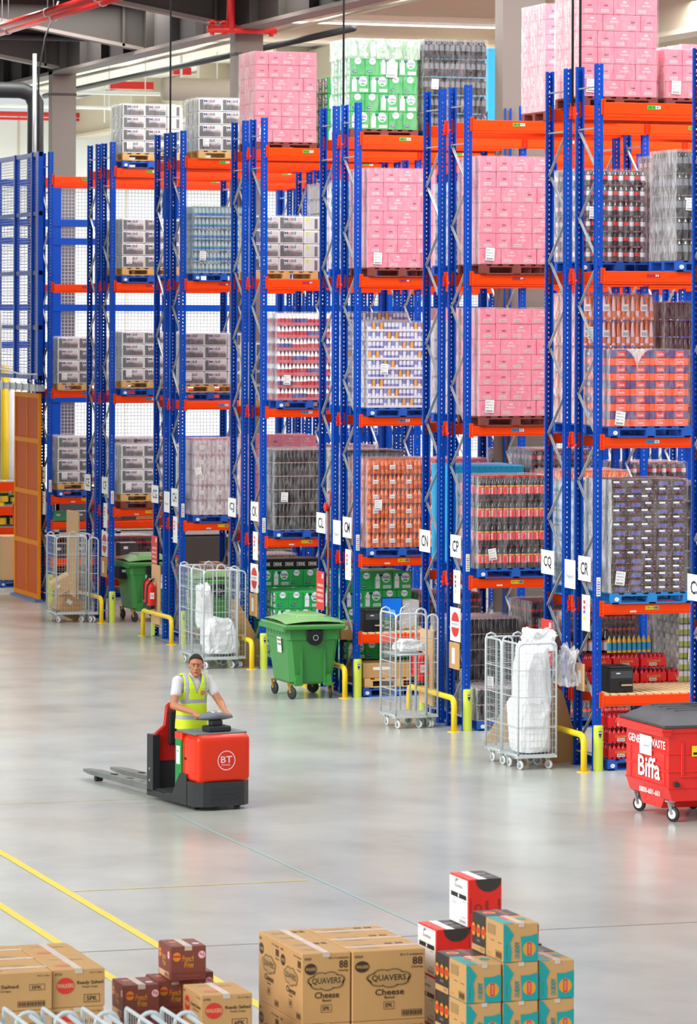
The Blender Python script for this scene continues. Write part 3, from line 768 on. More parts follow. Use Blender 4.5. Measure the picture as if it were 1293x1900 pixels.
# bottles -------------------------------------------------------------
COLA = mat('cola_liquid', '#20191c', .12, spec=.8); COLAR = mat('cola_red_label', '#e01824', .3, spec=.6); CAPW = mat('pale_cap', '#e3c6c9', .4)
ORL = mat('orange_liquid', '#e8701a', .12, spec=.8); ORLD = mat('deep_orange_liquid', '#c74e14', .15, spec=.8)
CLR = mat('clear_bottle', '#b9cfdf', .1, spec=.9, alpha=.75); WBL = mat('water_blue_label', '#2f6fc0', .3); WGN = mat('water_green_label', '#4fae7a', .35)
CLP = mat('clear_pinkish', '#b9a3ae', .12, spec=.8); MILK = mat('milky_white', '#eceaf0', .3); RIB = mat('berry_red', '#c4273c', .3); RIV = mat('berry_violet', '#5d4a92', .3)
CANP = mat('can_lilac', '#8680c4', .25, metal=.2); CANW = mat('can_white', '#dcdff0', .25, metal=.2); LUC = mat('bright_red_bottle', '#c81622', .15, spec=.8); LUCL = mat('red_label_wrap', '#d9141c', .25)
CHER = mat('cherry_dark', '#5c1d28', .2, spec=.7); CAPR = mat('red_cap', '#d43a40', .4); CAPK = mat('black_cap', '#1a1a1a', .4); GRYB = mat('grey_bottle', '#6c7078', .2, spec=.8); GRN2 = mat('lime_can', '#9fb83c', .3, metal=.2)
def bottle(r, h, liq, lab, cap, l0, l1, band=None, lab2=None, n=8):
    b = MB(); P = [(r * .9, 0, liq), (r, .02 * h, liq), (r, l0 * h, lab), (r * 1.02, l0 * h + .001, lab)]
    if band: P += [(r * 1.02, (l1 - .07) * h, band)]
    P += [(r * 1.02, l1 * h, liq), (r, l1 * h + .001, liq), (r * .97, min(.76, l1 + .08) * h, liq), (r * .5, .88 * h, liq), (r * .32, .92 * h, liq), (r * .32, .935 * h, cap), (r * .4, .94 * h, cap), (r * .4, h, cap)]
    P += [(r * .1, h, cap)]
    if lab2: b.text(lab2, (r * .35, -r * 1.035, (l0 + .03) * h), (0, 0, 1), (-1, 0, 0), (l1 - l0 - .13) * h, r * .7, WHITE); b.text(lab2, (-r * 1.035, -r * .35, (l0 + .03) * h), (0, 0, 1), (0, 1, 0), (l1 - l0 - .13) * h, r * .7, WHITE)
    b.lathe(P, (0, 0, 0), n); return b.mesh('bottle')
def can(r, h, a, c, n=8):
    b = MB(); b.lathe([(r * .8, 0, GREYP), (r, .06 * h, a), (r, .5 * h, c), (r, .92 * h, GREYP), (r * .82, h, GREYP), (r * .1, h, GREYP)], (0, 0, 0), n); return b.mesh('can')
def mergeat(b, me, x, y, z):
    vs = [(v.co.x + x, v.co.y + y, v.co.z + z) for v in me.vertices]
    for mi, m in enumerate(me.materials):
        fs = [tuple(p.vertices) for p in me.polygons if p.material_index == mi]
        if fs:
            used = sorted({i for f in fs for i in f}); mp = {u: k for k, u in enumerate(used)}
            b.raw([vs[i] for i in used], [tuple(mp[i] for i in f) for f in fs], m, True)
def T_bottles(t, spec, layers):
    # spec: dict(meshes, pitch, h, nx, ny packs grid, gap)
    ms = spec['meshes']; p = spec['pitch']; bh = spec['h']; gx, gy = spec['grid']; cx, cy = spec['pack']; core = spec['core']; tray = spec.get('tray'); kind = spec.get('part', 'bottle'); sub = spec.get('sub', True)
    lh = bh + spec.get('gap', .006); W_ = gx * cx * p; D_ = gy * cy * p; cache = {}
    for L in range(layers):
        top = L == layers - 1
        for gj in range(gy):
            for gi in range(gx):
                fr = gj == 0; lf = gi == 0
                if not (fr or lf or top): continue
                b = MB()
                x0 = gi * cx * p; y0 = gj * cy * p; key = (fr, lf, top)
                if key not in cache:
                    b = MB(); a0 = p * 1.02 if lf else .004; a1 = cx * p - .004; b0 = p * 1.02 if fr else .004
                    if not top: b.box(a0, b0, .01, a1, cy * p - .004, bh * .96, core)
                    else: b.box(.006, .006, .01, a1, cy * p - .004, bh * .18, core)
                    if tray: b.cbox(.001, .001, 0, cx * p - .001, cy * p - .001, bh * spec.get('trayh', .22), .002, tray); 
                    elif spec.get('sheet'): b.box(.002, .002, -.001, cx * p - .002, cy * p - .002, .004, spec['sheet'])
                    lst = []
                    for j in range(cy):
                        for i in range(cx):
                            if (fr and j == 0) or (lf and i == 0) or (top and (j < 3 or gj < 2)): lst.append((i, j))
                    if not sub:
                        for (i, j) in lst: mergeat(b, ms[(i * 3 + j * 5) % len(ms)], (i + .5) * p, (j + .5) * p, .003)
                    if spec.get('tag') and fr: b.box(cx * p * .3, -.002, bh * .35, cx * p * .3 + .09, .0, bh * .62, WHITE); b.text('IIIIII', (cx * p * .3 + .01, -.003, bh * .4), (1, 0, 0), (0, 0, 1), .07, bh * .14, GREYP)
                    cache[key] = (b.mesh(kind + '_pack'), lst)
                me, lst = cache[key]
                o = put(me, kind + '_pack', t, (x0 + R.uniform(-.003, .003), y0, L * lh))
                if sub:
                    for (i, j) in lst: 
                        q = put(ms[(i * 3 + j * 5 + L + gi) % len(ms)], kind, o, ((i + .5) * p, (j + .5) * p, .003)); q.rotation_euler[2] = .4 * ((i + j) % 3)
    put(film(W_, D_, layers * lh, spec.get('film', FILM), spec.get('seed', 2)), 'shrink_wrap', t)
    addlabel(t, spec.get('lx', .12), spec.get('lz', .25), spec.get('lr', .05), s=.9)
    return layers * lh
SPEC = {
 'cola': dict(meshes=[bottle(.048, .34, COLA, COLAR, COLAR, .22, .62, GOLD, 'Coca-Cola')], pitch=.098, h=.34, grid=(4, 2), pack=(3, 5), core=COLA, lz=.12, lx=.16, lr=-.15, film=FILM),
 'darksmall': dict(meshes=[bottle(.033, .232, COLA, COLA, CAPW, .3, .3), bottle(.033, .232, COLA, COLA, CAPW, .3, .3)], pitch=.069, h=.232, grid=(4, 2), pack=(4, 7), core=COLA, tray=None, sheet=CAPW, lz=.5, tag=False, part='bottle', lx=.1),
 'orange': dict(meshes=[bottle(.035, .235, ORL, ORLD, ORL, .3, .55), bottle(.035, .235, ORLD, ORL, ORL, .3, .5)], pitch=.072, h=.235, grid=(4, 2), pack=(4, 7), core=ORLD, tag=True, lz=.62, lx=.1),
 'water': dict(meshes=[bottle(.037, .205, CLR, WBL, WGN, .14, .42, WGN)], pitch=.076, h=.205, grid=(4, 2), pack=(4, 6), core=CLR, sheet=GREYP, lz=.25, lx=.1),
 'berry': dict(meshes=[bottle(.033, .215, MILK, RIB, MILK, .2, .55), bottle(.033, .215, MILK, RIV, MILK, .2, .55), bottle(.033, .215, MILK, RIB, MILK, .2, .5)], pitch=.069, h=.215, grid=(4, 2), pack=(4, 7), core=RIB, tray=mat('berry_tray', '#c9606a', .5), trayh=.22, lz=.28, lx=.1, film=FILM),
 'cans': dict(meshes=[can(.032, .15, CANP, CANW), can(.032, .15, CANW, CANP), can(.032, .15, CANW, CANP), can(.032, .15, CANP, CANW), can(.032, .15, CANW, CANW), can(.032, .15, GOLD, GOLD)], pitch=.066, h=.15, grid=(4, 2), pack=(4, 7), core=CANW, tray=mat('can_tray', '#d9d2e0', .5), trayh=.25, part='can', lz=.55, lx=.2),
 'pinkish': dict(meshes=[bottle(.042, .28, CLP, CLP, CAPR, .3, .6)], pitch=.086, h=.28, grid=(3, 2), pack=(4, 6), core=CLP, sheet=CAPR, tag=True, lz=.72, lx=.03, lr=-.2, film=FILMH),
 'white': dict(meshes=[bottle(.04, .26, MILK, MILK, GREYP, .2, .6)], pitch=.084, h=.26, grid=(3, 2), pack=(4, 6), core=MILK, lz=.4, film=FILMH, sub=False),
 'darkwrap': dict(meshes=[bottle(.042, .3, GRYB, CHER, CAPK, .25, .6)], pitch=.086, h=.3, grid=(3, 2), pack=(4, 6), core=COLA, lz=.7, film=FILM, sub=False),
 'silverdark': dict(meshes=[bottle(.045, .3, COLA, GRYB, GREYP, .4, .7)], pitch=.094, h=.3, grid=(3, 2), pack=(4, 5), core=COLA, lz=.7, lx=.12, film=FILM, sub=False),
 'redmix': dict(meshes=[bottle(.04, .21, COLA, COLAR, CAPW, .35, .6), bottle(.04, .21, GRYB, MILK, CAPR, .3, .6)], pitch=.083, h=.21, grid=(3, 2), pack=(4, 6), core=COLA, sheet=CAPR, lz=.6, sub=False),
 'coke': dict(meshes=[bottle(.033, .232, COLA, COLAR, CAPR, .35, .55)], pitch=.069, h=.232, grid=(4, 2), pack=(4, 7), core=COLA, lz=.4, sub=False),
 'cherry': dict(meshes=[bottle(.035, .24, CHER, CHER, CAPR, .3, .5)], pitch=.072, h=.24, grid=(4, 2), pack=(4, 7), core=CHER, lz=.4, sub=False, film=FILM),
 'paleorange': dict(meshes=[bottle(.034, .36, ORL, PINKL, ORL, .1, .35), bottle(.034, .36, PINKL, ORL, ORL, .1, .35)], pitch=.072, h=.36, grid=(4, 2), pack=(4, 7), core=ORL, tag=True, lz=1.2, sub=False, film=FILM),
 'greenmix': dict(meshes=[can(.033, .16, GRN2, CANW), can(.033, .16, CANP, GRN2), can(.033, .16, MILK, GRYB)], pitch=.068, h=.16, grid=(4, 2), pack=(4, 7), core=GRYB, part='can', lz=.3, sub=False),
}
DESC = {'pink': 'shrink-wrapped stack of pink cartons', 'silver': 'wrapped stack of silver-grey branded cartons', 'green': 'stack of green water cartons', 'greenw': 'wrapped green water cartons under a pale sheet',
 'brown': 'wrapped stack of dark brown snack boxes', 'crunch': 'wrapped stack of orange and purple boxes', 'cola': 'wrapped dark bottles with red labels', 'darksmall': 'wrapped small dark cola bottles', 'orange': 'wrapped packs of orange drink bottles',
 'water': 'wrapped clear water bottles with blue labels', 'berry': 'wrapped white and red drink bottles in trays', 'cans': 'wrapped trays of lilac and white cans', 'pinkish': 'wrapped clear bottles with red caps', 'white': 'wrapped milky white bottles',
 'darkwrap': 'wrapped grey bottles with dark labels', 'silverdark': 'wrapped silvery dark bottles', 'redmix': 'wrapped red, white and dark bottles', 'coke': 'stack of dark bottles with red labels', 'cherry': 'wall of wrapped cherry-red bottles', 'paleorange': 'tall wrapped load of pale orange bottles', 'greenmix': 'stacked packs of lime and lilac cans', 'cyan': 'load wrapped in cyan sheet'}
CAT = {'pink': 'cartons', 'silver': 'cartons', 'green': 'cartons', 'greenw': 'cartons', 'brown': 'cartons', 'crunch': 'cartons', 'cyan': 'wrapped load'}
def T_cyan(t, layers):
    h = layers * .3; b = MB(); b.cbox(0, 0, 0, 1.17, 1.0, h, .02, CYAN, 2)
    for i in range(12): b.box(.05 + i * .09, -.001, h - .05, .08 + i * .09, .001, h - .035, WBL)
    b.build('cover_sheet', t); return h
TF = {'pink': T_pink, 'silver': T_silver, 'green': T_green, 'greenw': T_greenw, 'brown': T_brown, 'crunch': T_crunch, 'cyan': T_cyan}
TPL = {}
LN = ['floor level', 'first beam level', 'second beam level', 'third beam level', 'top beam level']
SEEN = {}
def load(k, rear, lv, x, kind, layers, pal='blue', y=None, z=None, note=''):
    sign = (REAR if rear else FRONT)[k]
    if sign == 'CC': sign = 'behind CD'
    slot = 'at row end' if x < .9 else ('second along' if x < 2.3 else ('third along' if x < 4 else 'far along the row'))
    z0 = LEV[lv] if z is None else z; yy = MOD * k + (RT + .06 if rear else -.08) if y is None else y
    where = '%s, rack %s, %s' % (LN[lv], sign, slot)
    ps = [] if pal is None else pal.split('+')
    for i, p in enumerate(ps):
        o = put(PALM[p], 'pallet', None, (x, yy, z0 + .001))
        lab = '%s under the load, %s' % (PALN[p], where)
        if len(ps) > 1: lab = '%s, %s of two, %s' % (PALN[p], 'lower' if i == 0 else 'upper', where)
        tag(o, lab, 'pallet', 'pallets under the stacked loads'); z0 += .152
    key = (kind, layers); lab = DESC[kind] + ', ' + where
    lab = lab.replace('shrink-wrapped stack of ', 'wrapped ')
    if key in TPL:
        t = copy_tree(TPL[key]); t.location = (x, yy, z0)
    else:
        t = thing('wrapped_load', (x, yy, z0), lab, 'load')
        (TF[kind] if kind in TF else (lambda q, l: T_bottles(q, SPEC[kind], l)))(t, layers)
        snapshot(t); TPL[key] = t
    t['label'] = lab; t['category'] = CAT.get(kind, 'bottles'); t['group'] = 'pallet loads on the racks'
    t.name = 'wrapped_load'
    if key in TPL and TPL[key] is t: snapshot(t)
    return t
LD = [
 # k, rear, level, x, kind, layers, pallet
 (0, 1, 4, .2, 'pink', 9, 'red'), (1, 0, 4, 1.2, 'pink', 7, 'red'), (0, 1, 4, 1.5, 'pink', 3, 'red'), (1, 1, 4, 4.0, 'pink', 5, 'red'),
 (2, 1, 4, .25, 'greenw', 5, 'redw'), (2, 1, 4, 1.55, 'silverdark', 5, 'blue'), (3, 1, 4, 3.72, 'cyan', 6, 'blue'),
 (3, 1, 4, .18, 'pink', 7, 'red'), (3, 1, 4, 1.55, 'green', 4, 'blue'), (4, 0, 4, .26, 'silver', 4, 'wood'), (5, 0, 4, .17, 'silver', 4, 'blue+wood'),
 (0, 0, 3, 1.12, 'silverdark', 5, 'blue'), (0, 1, 3, .2, 'redmix', 6, 'blue'), (0, 1, 3, 1.5, 'redmix', 7, 'blue'),
 (1, 0, 3, .16, 'pink', 7, 'red'), (1, 1, 3, .2, 'water', 6, 'blue'), (2, 0, 3, .15, 'pink', 7, 'red'), (2, 1, 3, .2, 'water', 7, 'blue'),
 (3, 1, 3, .18, 'silver', 4, 'wood'), (3, 1, 3, 1.5, 'white', 6, 'blue'), (4, 0, 3, .18, 'water', 6, 'blue'), (5, 0, 3, .17, 'silver', 4, 'blue+wood'), (5, 1, 3, .2, 'silver', 4, 'blue+wood'), (1, 1, 3, 3.1, 'redmix', 6, 'blue'),
 (0, 0, 2, .14, 'crunch', 10, 'blue'), (0, 1, 2, .18, 'paleorange', 5, 'blue'), (0, 1, 2, 1.5, 'cherry', 7, 'blue'),
 (1, 0, 2, .16, 'pink', 7, 'red'), (1, 1, 2, .2, 'pinkish', 5, 'blue'), (2, 0, 2, .15, 'cans', 9, 'blue'), (2, 1, 2, .22, 'cans', 10, 'blue'), (2, 0, 2, 1.5, 'pink', 7, 'red'),
 (3, 0, 2, .22, 'berry', 7, 'blue'), (3, 1, 2, .2, 'silver', 4, 'wood'), (4, 1, 2, .3, 'silver', 4, 'blue+wood'), (5, 0, 2, .17, 'silver', 4, 'blue+wood'), (6, 0, 2, .14, 'silver', 4, 'wood'), (6, 0, 2, 1.5, 'silver', 4, 'wood'),
 (0, 0, 1, .17, 'brown', 16, 'light'), (0, 1, 1, .15, 'water', 7, 'light'), (0, 1, 1, 1.5, 'darksmall', 6, 'blue'), (1, 0, 1, .15, 'cola', 4, 'blue'), (1, 1, 1, .2, 'cyan', 5, 'blue'), (1, 0, 1, 1.45, 'orange', 6, 'blue'),
 (2, 0, 1, .15, 'orange', 6, 'blue'), (2, 1, 1, .2, 'darkwrap', 5, 'blue'), (1, 1, 1, 1.5, 'redmix', 8, 'blue'), (2, 1, 1, 1.55, 'pink', 6, 'red'), (1, 1, 1, 3.1, 'redmix', 7, 'blue'), (2, 1, 1, 3.1, 'darkwrap', 5, 'blue'),
 (3, 0, 1, .18, 'darksmall', 6, 'blue'), (3, 1, 1, .2, 'pink', 7, 'red'), (4, 0, 1, .2, 'pinkish', 5, 'blue'), (5, 0, 1, .17, 'silver', 4, 'redw+wood'), (5, 1, 1, .3, 'silver', 5, 'blue'), (6, 0, 1, .15, 'silver', 4, 'blue+wood'), (3, 1, 1, 1.5, 'pinkish', 5, 'blue'), (4, 1, 1, .3, 'silver', 4, 'wood'),
 (3, 0, 0, .2, 'green', 4, 'blue'), (3, 1, 0, .2, 'green', 5, 'blue'), (2, 1, 0, .18, 'green', 6, 'blue'), (2, 1, 0, 1.5, 'coke', 6, 'blue'),
 (4, 1, 0, .3, 'coke', 5, 'blue'), (4, 1, 0, 1.55, 'darksmall', 6, 'blue'), (6, 1, 0, .2, 'coke', 5, 'blue'), (6, 1, 0, 1.5, 'coke', 5, 'blue'), (5, 1, 0, 3.1, 'darksmall', 6, 'blue'), (3, 1, 0, 1.5, 'coke', 6, 'blue'), (3, 0, 0, 1.6, 'coke', 5, 'blue'),
 (1, 0, 0, .15, 'darksmall', 2, 'blue'), (1, 1, 0, .2, 'darksmall', 6, 'blue'), (1, 0, 0, 1.5, 'coke', 6, 'blue'), (1, 1, 0, 1.5, 'coke', 7, 'blue'), (1, 0, 0, 3.1, 'cherry', 7, 'blue'), (1, 1, 0, 3.1, 'cherry', 8, 'blue'),
]
for q in LD: load(*q)
# ---------------------------------------------------------------- row end signs (plates on the end frames, facing the wide aisle)
def side_plate(name, y0, y1, z0, z1, m, label, cat, x=-.066, deco=None, group=None):
    b = MB(); b.box(-.003, y0 - y1, z0 - z1, 0, 0, 0, m)
    if deco: deco(b, y1 - y0, z1 - z0)
    b.tube([(0, -(y1 - y0) / 2, -.02), (.03, -(y1 - y0) / 2, -.02)], .006, GALV, 5)
    o = b.build(name, None, (x, y1, z1)); return tag(o, label, cat, group)
# on such a plate reading direction is -y (left end at y1); local frame: left edge y=0, right edge y=-(w), top z=0
def dtext(st, a, c, w, h, m): 
    return lambda b, W_, H_: b.text(st, (-.004, -a * W_, -H_ + c * H_), (0, -1, 0), (0, 0, 1), w * W_, h * H_, m)
def multi(*fs):
    def g(b, W_, H_):
        for f in fs: f(b, W_, H_)
    return g
def patch(a0, c0, a1, c1, m): return lambda b, W_, H_: b.box(-.0045, -a1 * W_, -H_ + c0 * H_, -.003, -a0 * W_, -H_ + c1 * H_, m)
def ends(k, rear): return MOD * k + (RT if rear else 0)
ZS = 2.76
for k in range(-1, 7):
    for rear in (0, 1):
        if k == -1 and not rear: continue
        s = (REAR if rear else FRONT)[k] if k >= 0 else 'CS'
        if s == 'CC': continue
        t0 = ends(k, rear)
        if rear: y1 = t0 + FD + .05; y0 = y1 - .5
        else: y0 = t0 + .12; y1 = y0 + .46
        side_plate('row_sign', y0, y1, ZS - .17, ZS + .17, WHITE, 'white aisle end sign with the black letters ' + s, 'sign', deco=dtext(s, .2, .24, .6, .52, BLACK))
def pic(a, c, m): return patch(a, c, a + .22, c + .09, m)
for k in range(7):
    s = FRONT[k]; t0 = ends(k, 0)
    side_plate('notice_board', t0 + .14, t0 + .44, 1.9, 2.4, WHITE, 'white notice with red, blue and yellow squares below sign ' + s, 'notice', deco=multi(pic(.2, .75, REDI), pic(.2, .6, REDI), pic(.2, .48, WBL), pic(.2, .3, YEL), pic(.55, .7, PINKL)))
    b = MB(); b.box(-.03, -.003, 0, .03, 0, .26, WHITE)
    for i, m in enumerate((VGRN, GREYP, REDI, GREYP, WBL, GREYP, YEL)): b.box(-.02, -.004, .02 + i * .034, .02, -.003, .036 + i * .034, m)
    tag(b.build('barcode_strip', None, (.0, t0 - .001, 2.4)), 'narrow white strip of coloured barcodes on the post beside sign ' + s, 'label')
    if k in (1, 3, 5):
        def roundel(b, W_, H_):
            for i in range(2):
                n = 10; P = []
                for q in range(n + 1):
                    a = math.pi * (q / n) + (0 if i == 0 else math.pi); a2 = a
                    P.append((-.0045, -W_ / 2 - W_ * .36 * math.cos(a), -H_ * .5 + (.09 if i == 0 else -.09) * H_ + H_ * .28 * math.sin(a)))
                b.face(P, REDI)
            b.text('NO ENTRY', (-.0046, -W_ * .16, -H_ * .53), (0, -1, 0), (0, 0, 1), W_ * .68, H_ * .07, GREYP); b.box(-.0045, -W_ * .95, -H_ * .12, -.003, -W_ * .8, -H_ * .04, PINKL)
        side_plate('no_entry_sign', t0 + .12, t0 + .58, 1.32, 1.83, WHITE, 'white sign with a red split disc below sign ' + s, 'sign', deco=roundel)
        b = MB(); b.cbox(-.02, -.44, -.4, 0, 0, 0, .004, CARD); b.box(-.024, -.26, -.32, -.02, -.14, -.08, WHITE)
        tag(b.build('cardboard_pocket', None, (-.066, t0 + .58, 1.3)), 'cardboard pocket with a white paper hung below the red disc sign of ' + s, 'cardboard')
for k in range(7):
    if k in (0, 2, 4, 6):
        y = ends(k, 0) + FD
        side_plate('frame_notice', y - .12, y + .28, 2.45, 2.85, WHITE, 'small white frame notice between signs %s and %s' % (REAR[k], FRONT[k]), 'notice', x=-.07, deco=dtext('Frame ' + '863 4215'[k], .2, .35, .6, .14, GREYP)) if k != 6 else None
for k, yy in ((0, 1.5), (2, 1.5), (4, 1.5)):
    y1 = ends(k, 1) + FD + .02; s = REAR[k]
    side_plate('warning_sign', y1 - .42, y1, 1.3, 1.95, REDI, 'red rectangular warning sign with white text on the post of ' + s, 'sign', x=-.07,
               deco=multi(patch(.7, .82, .9, .94, PINKL), dtext('CLIMBING ON', .12, .6, .76, .07, WHITE), dtext('RACKING IS', .12, .47, .76, .07, WHITE), dtext('STRICTLY', .12, .34, .76, .07, WHITE), dtext('FORBIDDEN', .12, .2, .76, .07, WHITE)))
# lime post guards
for k in range(7):
    t0 = ends(k, 0); s = FRONT[k]
    t = thing('post_guard', (0, t0 - .02, 0), 'round lime post guard at the foot of the post of sign ' + s, 'post guard', 'lime post guards')
    b = MB(); b.lathe([(.068, 0, LIME), (.068, .6, LIME), (.06, .625, LIME), (.05, .626, LIME)], (0, .01, 0), 16); b.build('sleeve', t)
    b = MB(); b.raw([(-.02, -.061, .50), (.02, -.061, .50), (.022, -.061, .55), (-.022, -.061, .55), (0, -.061, .45)], [(4, 1, 2, 3, 0)], NAVY); b.box(-.02, -.0625, .522, .02, -.061, .535, WHITE); b.build('shield_sticker', t)
for k in (1, 2, 3, 4):
    y = ends(k, 1) + FD; b = MB(); b.prism([(-.06, -.06), (-.02, -.075), (-.02, .075), (-.06, .06)], 'z', 0, .62, LIME)
    tag(b.build('post_guard', None, (-.012, y - .02, 0)), 'slim lime strip guard on the foot of the post of ' + REAR[k], 'post guard', 'lime post guards')
# yellow hoop barriers
for k in range(6):
    t0 = ends(k, 0); t = thing('hoop_barrier', (-.24, t0 - .08, 0), 'yellow tubular hoop barrier guarding the row end of %s' % FRONT[k], 'barrier', 'yellow hoop barriers')
    b = MB(); L = 2.05; hh = .5; P = [(0, 0, 0), (0, 0, hh - .12), (0, .02, hh - .05), (0, .06, hh - .015), (0, .13, hh), (0, L - .13, hh), (0, L - .06, hh - .015), (0, L - .02, hh - .05), (0, L, hh - .12), (0, L, 0)]
    b.tube(P, .044, YEL, 12); b.build('tube', t)
    for yy in (0, L): b = MB(); b.lathe([(.1, 0, YEL), (.1, .008, YEL)], (0, yy, 0), 12); b.build('base_plate', t)
# ---------------------------------------------------------------- casters
def caster(b_w, b_f, x, y, r, w, mw, mf, ang=0, top=.2, hub=None):
    ca, sa = math.cos(ang), math.sin(ang)
    # wheel axis along (ca, sa)
    n = 14; P = []
    for (rr, h) in ((r * .35, -w / 2), (r * .9, -w / 2), (r, -w * .3), (r, w * .3), (r * .9, w / 2), (r * .35, w / 2)):
        for q in range(n):
            a = 2 * math.pi * q / n; lx = h; ly = rr * math.cos(a); P.append((x + lx * ca - ly * sa, y + lx * sa + ly * ca, r + rr * math.sin(a)))
    f = [(i * n + q, i * n + (q + 1) % n, (i + 1) * n + (q + 1) % n, (i + 1) * n + q) for i in range(5) for q in range(n)] + [tuple(range(n - 1, -1, -1)), tuple(5 * n + q for q in range(n))]
    b_w.raw(P, f, mw, True)
    if hub:
        for s in (-1, 1):
            c = Vector((x + s * (w / 2 + .002) * ca, y + s * (w / 2 + .002) * sa, r)); b_w.disc(c, (-sa, ca, 0), (0, 0, 1), r * .62, r * .62, hub, 12)
    for s in (-1, 1):
        o = (x + s * (w / 2 + .008) * ca, y + s * (w / 2 + .008) * sa)
        v = Vector((-sa, ca)); b_f.bar((o[0], o[1], r), (o[0] + v.x * r * .5, o[1] + v.y * r * .5, top - .01), .018 + .012 * (r > .08), mf)
    b_f.box(x - .05 - sa * r * .5, y - .05 + ca * r * .5, top - .02, x + .05 - sa * r * .5, y + .05 + ca * r * .5, top, mf)
# ---------------------------------------------------------------- wheelie bins
def big_bin(loc, rz, label, dark=False, label2=False):
    t = thing('waste_bin', (loc[0], loc[1], 0), label, 'bin', None, rz)
    # x: width 0..1.0, y: length 0..1.3 ; lid hinge on +x
    b = MB(); w, L = .98, 1.3; z0, z1 = .24, 1.16; e = .11
    def ring(z, ins, c):
        x0, x1, y0, y1 = ins, w - ins, ins * 1.1, L - ins * 1.1
        return [(x0 + c, y0, z), (x1 - c, y0, z), (x1, y0 + c, z), (x1, y1 - c, z), (x1 - c, y1, z), (x0 + c, y1, z), (x0, y1 - c, z), (x0, y0 + c, z)]
    Rg = [ring(z0, .16, .08), ring(z0 + .04, .13, .08), ring(z1 - .2, .06, .06), ring(z1 - .19, .04, .05), ring(z1, .03, .05)]
    v = [p for g in Rg for p in g]; f = [(i * 8 + q, i * 8 + (q + 1) % 8, (i + 1) * 8 + (q + 1) % 8, (i + 1) * 8 + q) for i in range(4) for q in range(8)] + [tuple(range(7, -1, -1)), tuple(32 + q for q in range(8))]
    b.raw(v, f, GRNB)
    for a in (.3, .7): b.prism([(a * w - .012, z0 + .05), (a * w + .012, z0 + .05), (a * w + .012, z1 - .24), (a * w - .012, z1 - .24)], 'y', .07, .11, GRNB)
    for i in range(7): b.box(.03, .12 + i * .16, z1 - .13, .075, .15 + i * .16, z1 - .02, GRNB)
    for i in range(5): b.box(.1 + i * .18, .035, z1 - .11, .125 + i * .18, .08, z1 - .02, GRNB)
    for xx in (.18, w - .3):
        b.prism([(xx, z0 - .02), (xx + .14, z0 - .02), (xx + .11, z0 + .16), (xx + .03, z0 + .16)], 'y', .08, .16, GRNB)
    b.build('body', t)
    b = MB(); b.cbox(-.03, -.04, z1 - .02, w + .03, L + .04, z1 + .045, .02, GRNB, 2); b.box(-.05, -.03, z1 - .05, -.01, L + .03, z1 + .02, GRNB); b.build('rim', t)
    b = MB(); n = 8; v = []
    for j in range(n + 1):
        for i in range(n + 1):
            u = i / n; q = j / n; hgt = .16 * (math.sin(math.pi * min(u * .75 + .12, 1)) ** .8) * (math.sin(math.pi * (q * .9 + .05)) ** .45)
            v.append((-.02 + u * (w + .04), -.03 + q * (L + .06), z1 + .045 + hgt))
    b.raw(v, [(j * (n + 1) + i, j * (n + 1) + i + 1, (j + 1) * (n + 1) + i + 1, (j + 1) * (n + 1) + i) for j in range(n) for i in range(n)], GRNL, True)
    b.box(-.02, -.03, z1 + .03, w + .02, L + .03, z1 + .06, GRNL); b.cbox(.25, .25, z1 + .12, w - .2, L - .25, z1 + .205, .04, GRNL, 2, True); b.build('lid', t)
    for yy in (.2, .6, 1.0):
        b = MB(); b.bar((w - .05, yy, z1 + .06), (w + .09, yy, z1 + .11), .03, GRNB); b.bar((w + .02, yy - .05, z1 + .02), (w + .09, yy, z1 + .11), .025, GRNB); b.build('hinge', t)
    b = MB(); b.tube([(w + .06, .1, z1 + .0), (w + .06, L - .1, z1 + .0)], .016, GRNB, 8); b.build('handle_bar', t)
    b = MB(); b.lathe([(.13, -.03, DARK), (.13, .05, DARK), (.07, .051, DARK), (.06, -.05, DARK)][::-1], (w * .5, .0, z1 - .15), 18, 'y'); b.cbox(w * .5 - .14, -.01, z1 - .13, w * .5 + .14, .05, z1 - .02, .01, DARK)
    b.disc((w * .5, -.052, z1 - .15), (1, 0, 0), (0, 0, 1), .05, .05, GREYP, 12, .7); b.build('side_trunnion', t)
    b = MB(); b.box(-.0, .35, .78, .075, .6, 1.0, WHITE)
    b = MB(); q = [(.052, .62, .74), (.052, .40, .74), (.036, .40, .99), (.036, .62, .99)]; b.face(q, WHITE)
    for i in range(3):
        for j in range(2): 
            y = .58 - i * .065; z = .86 + j * .07; xx = .046 - j * .005; b.box(xx - .008, y - .035, z, xx - .002, y, z + .035, (REDI, NAVY, VGRN)[(i + j) % 3])
    if not label2: b.build('recycling_sticker', t)
    if label2:
        b = MB(); b.prism([(.35, .68), (.8, .68), (.8, .9), (.72, .98), (.35, .98)], 'y', .055, .06, WHITE); b.text('General Waste', (.42, .054, .8), (1, 0, 0), (0, 0, 1), .28, .04, GREYP); b.build('paper_notice', t)
    for (xx, yy, a) in ((.16, .18, .4), (w - .16, .18, -.3), (.16, L - .18, .2), (w - .16, L - .18, 1.2)):
        bw = MB(); bf = MB(); caster(bw, bf, xx, yy, .1, .045, RUBB, BRASS, a, .25, RUBB); bw.build('wheel', t); bf.build('fork', t)
    return t
big_bin((-1.28, 10.28), 0, 'green four-wheeled waste bin standing in the open between the yellow hoops')
t5 = ends(5, 0)
big_bin((.3, t5 - .24), 0, 'green four-wheeled bin tucked under rack CF, white paper on its front', label2=True)
big_bin((.15, ends(4, 0) - .22), 0, 'green bin with pale dusty lid under rack CH behind the cages')
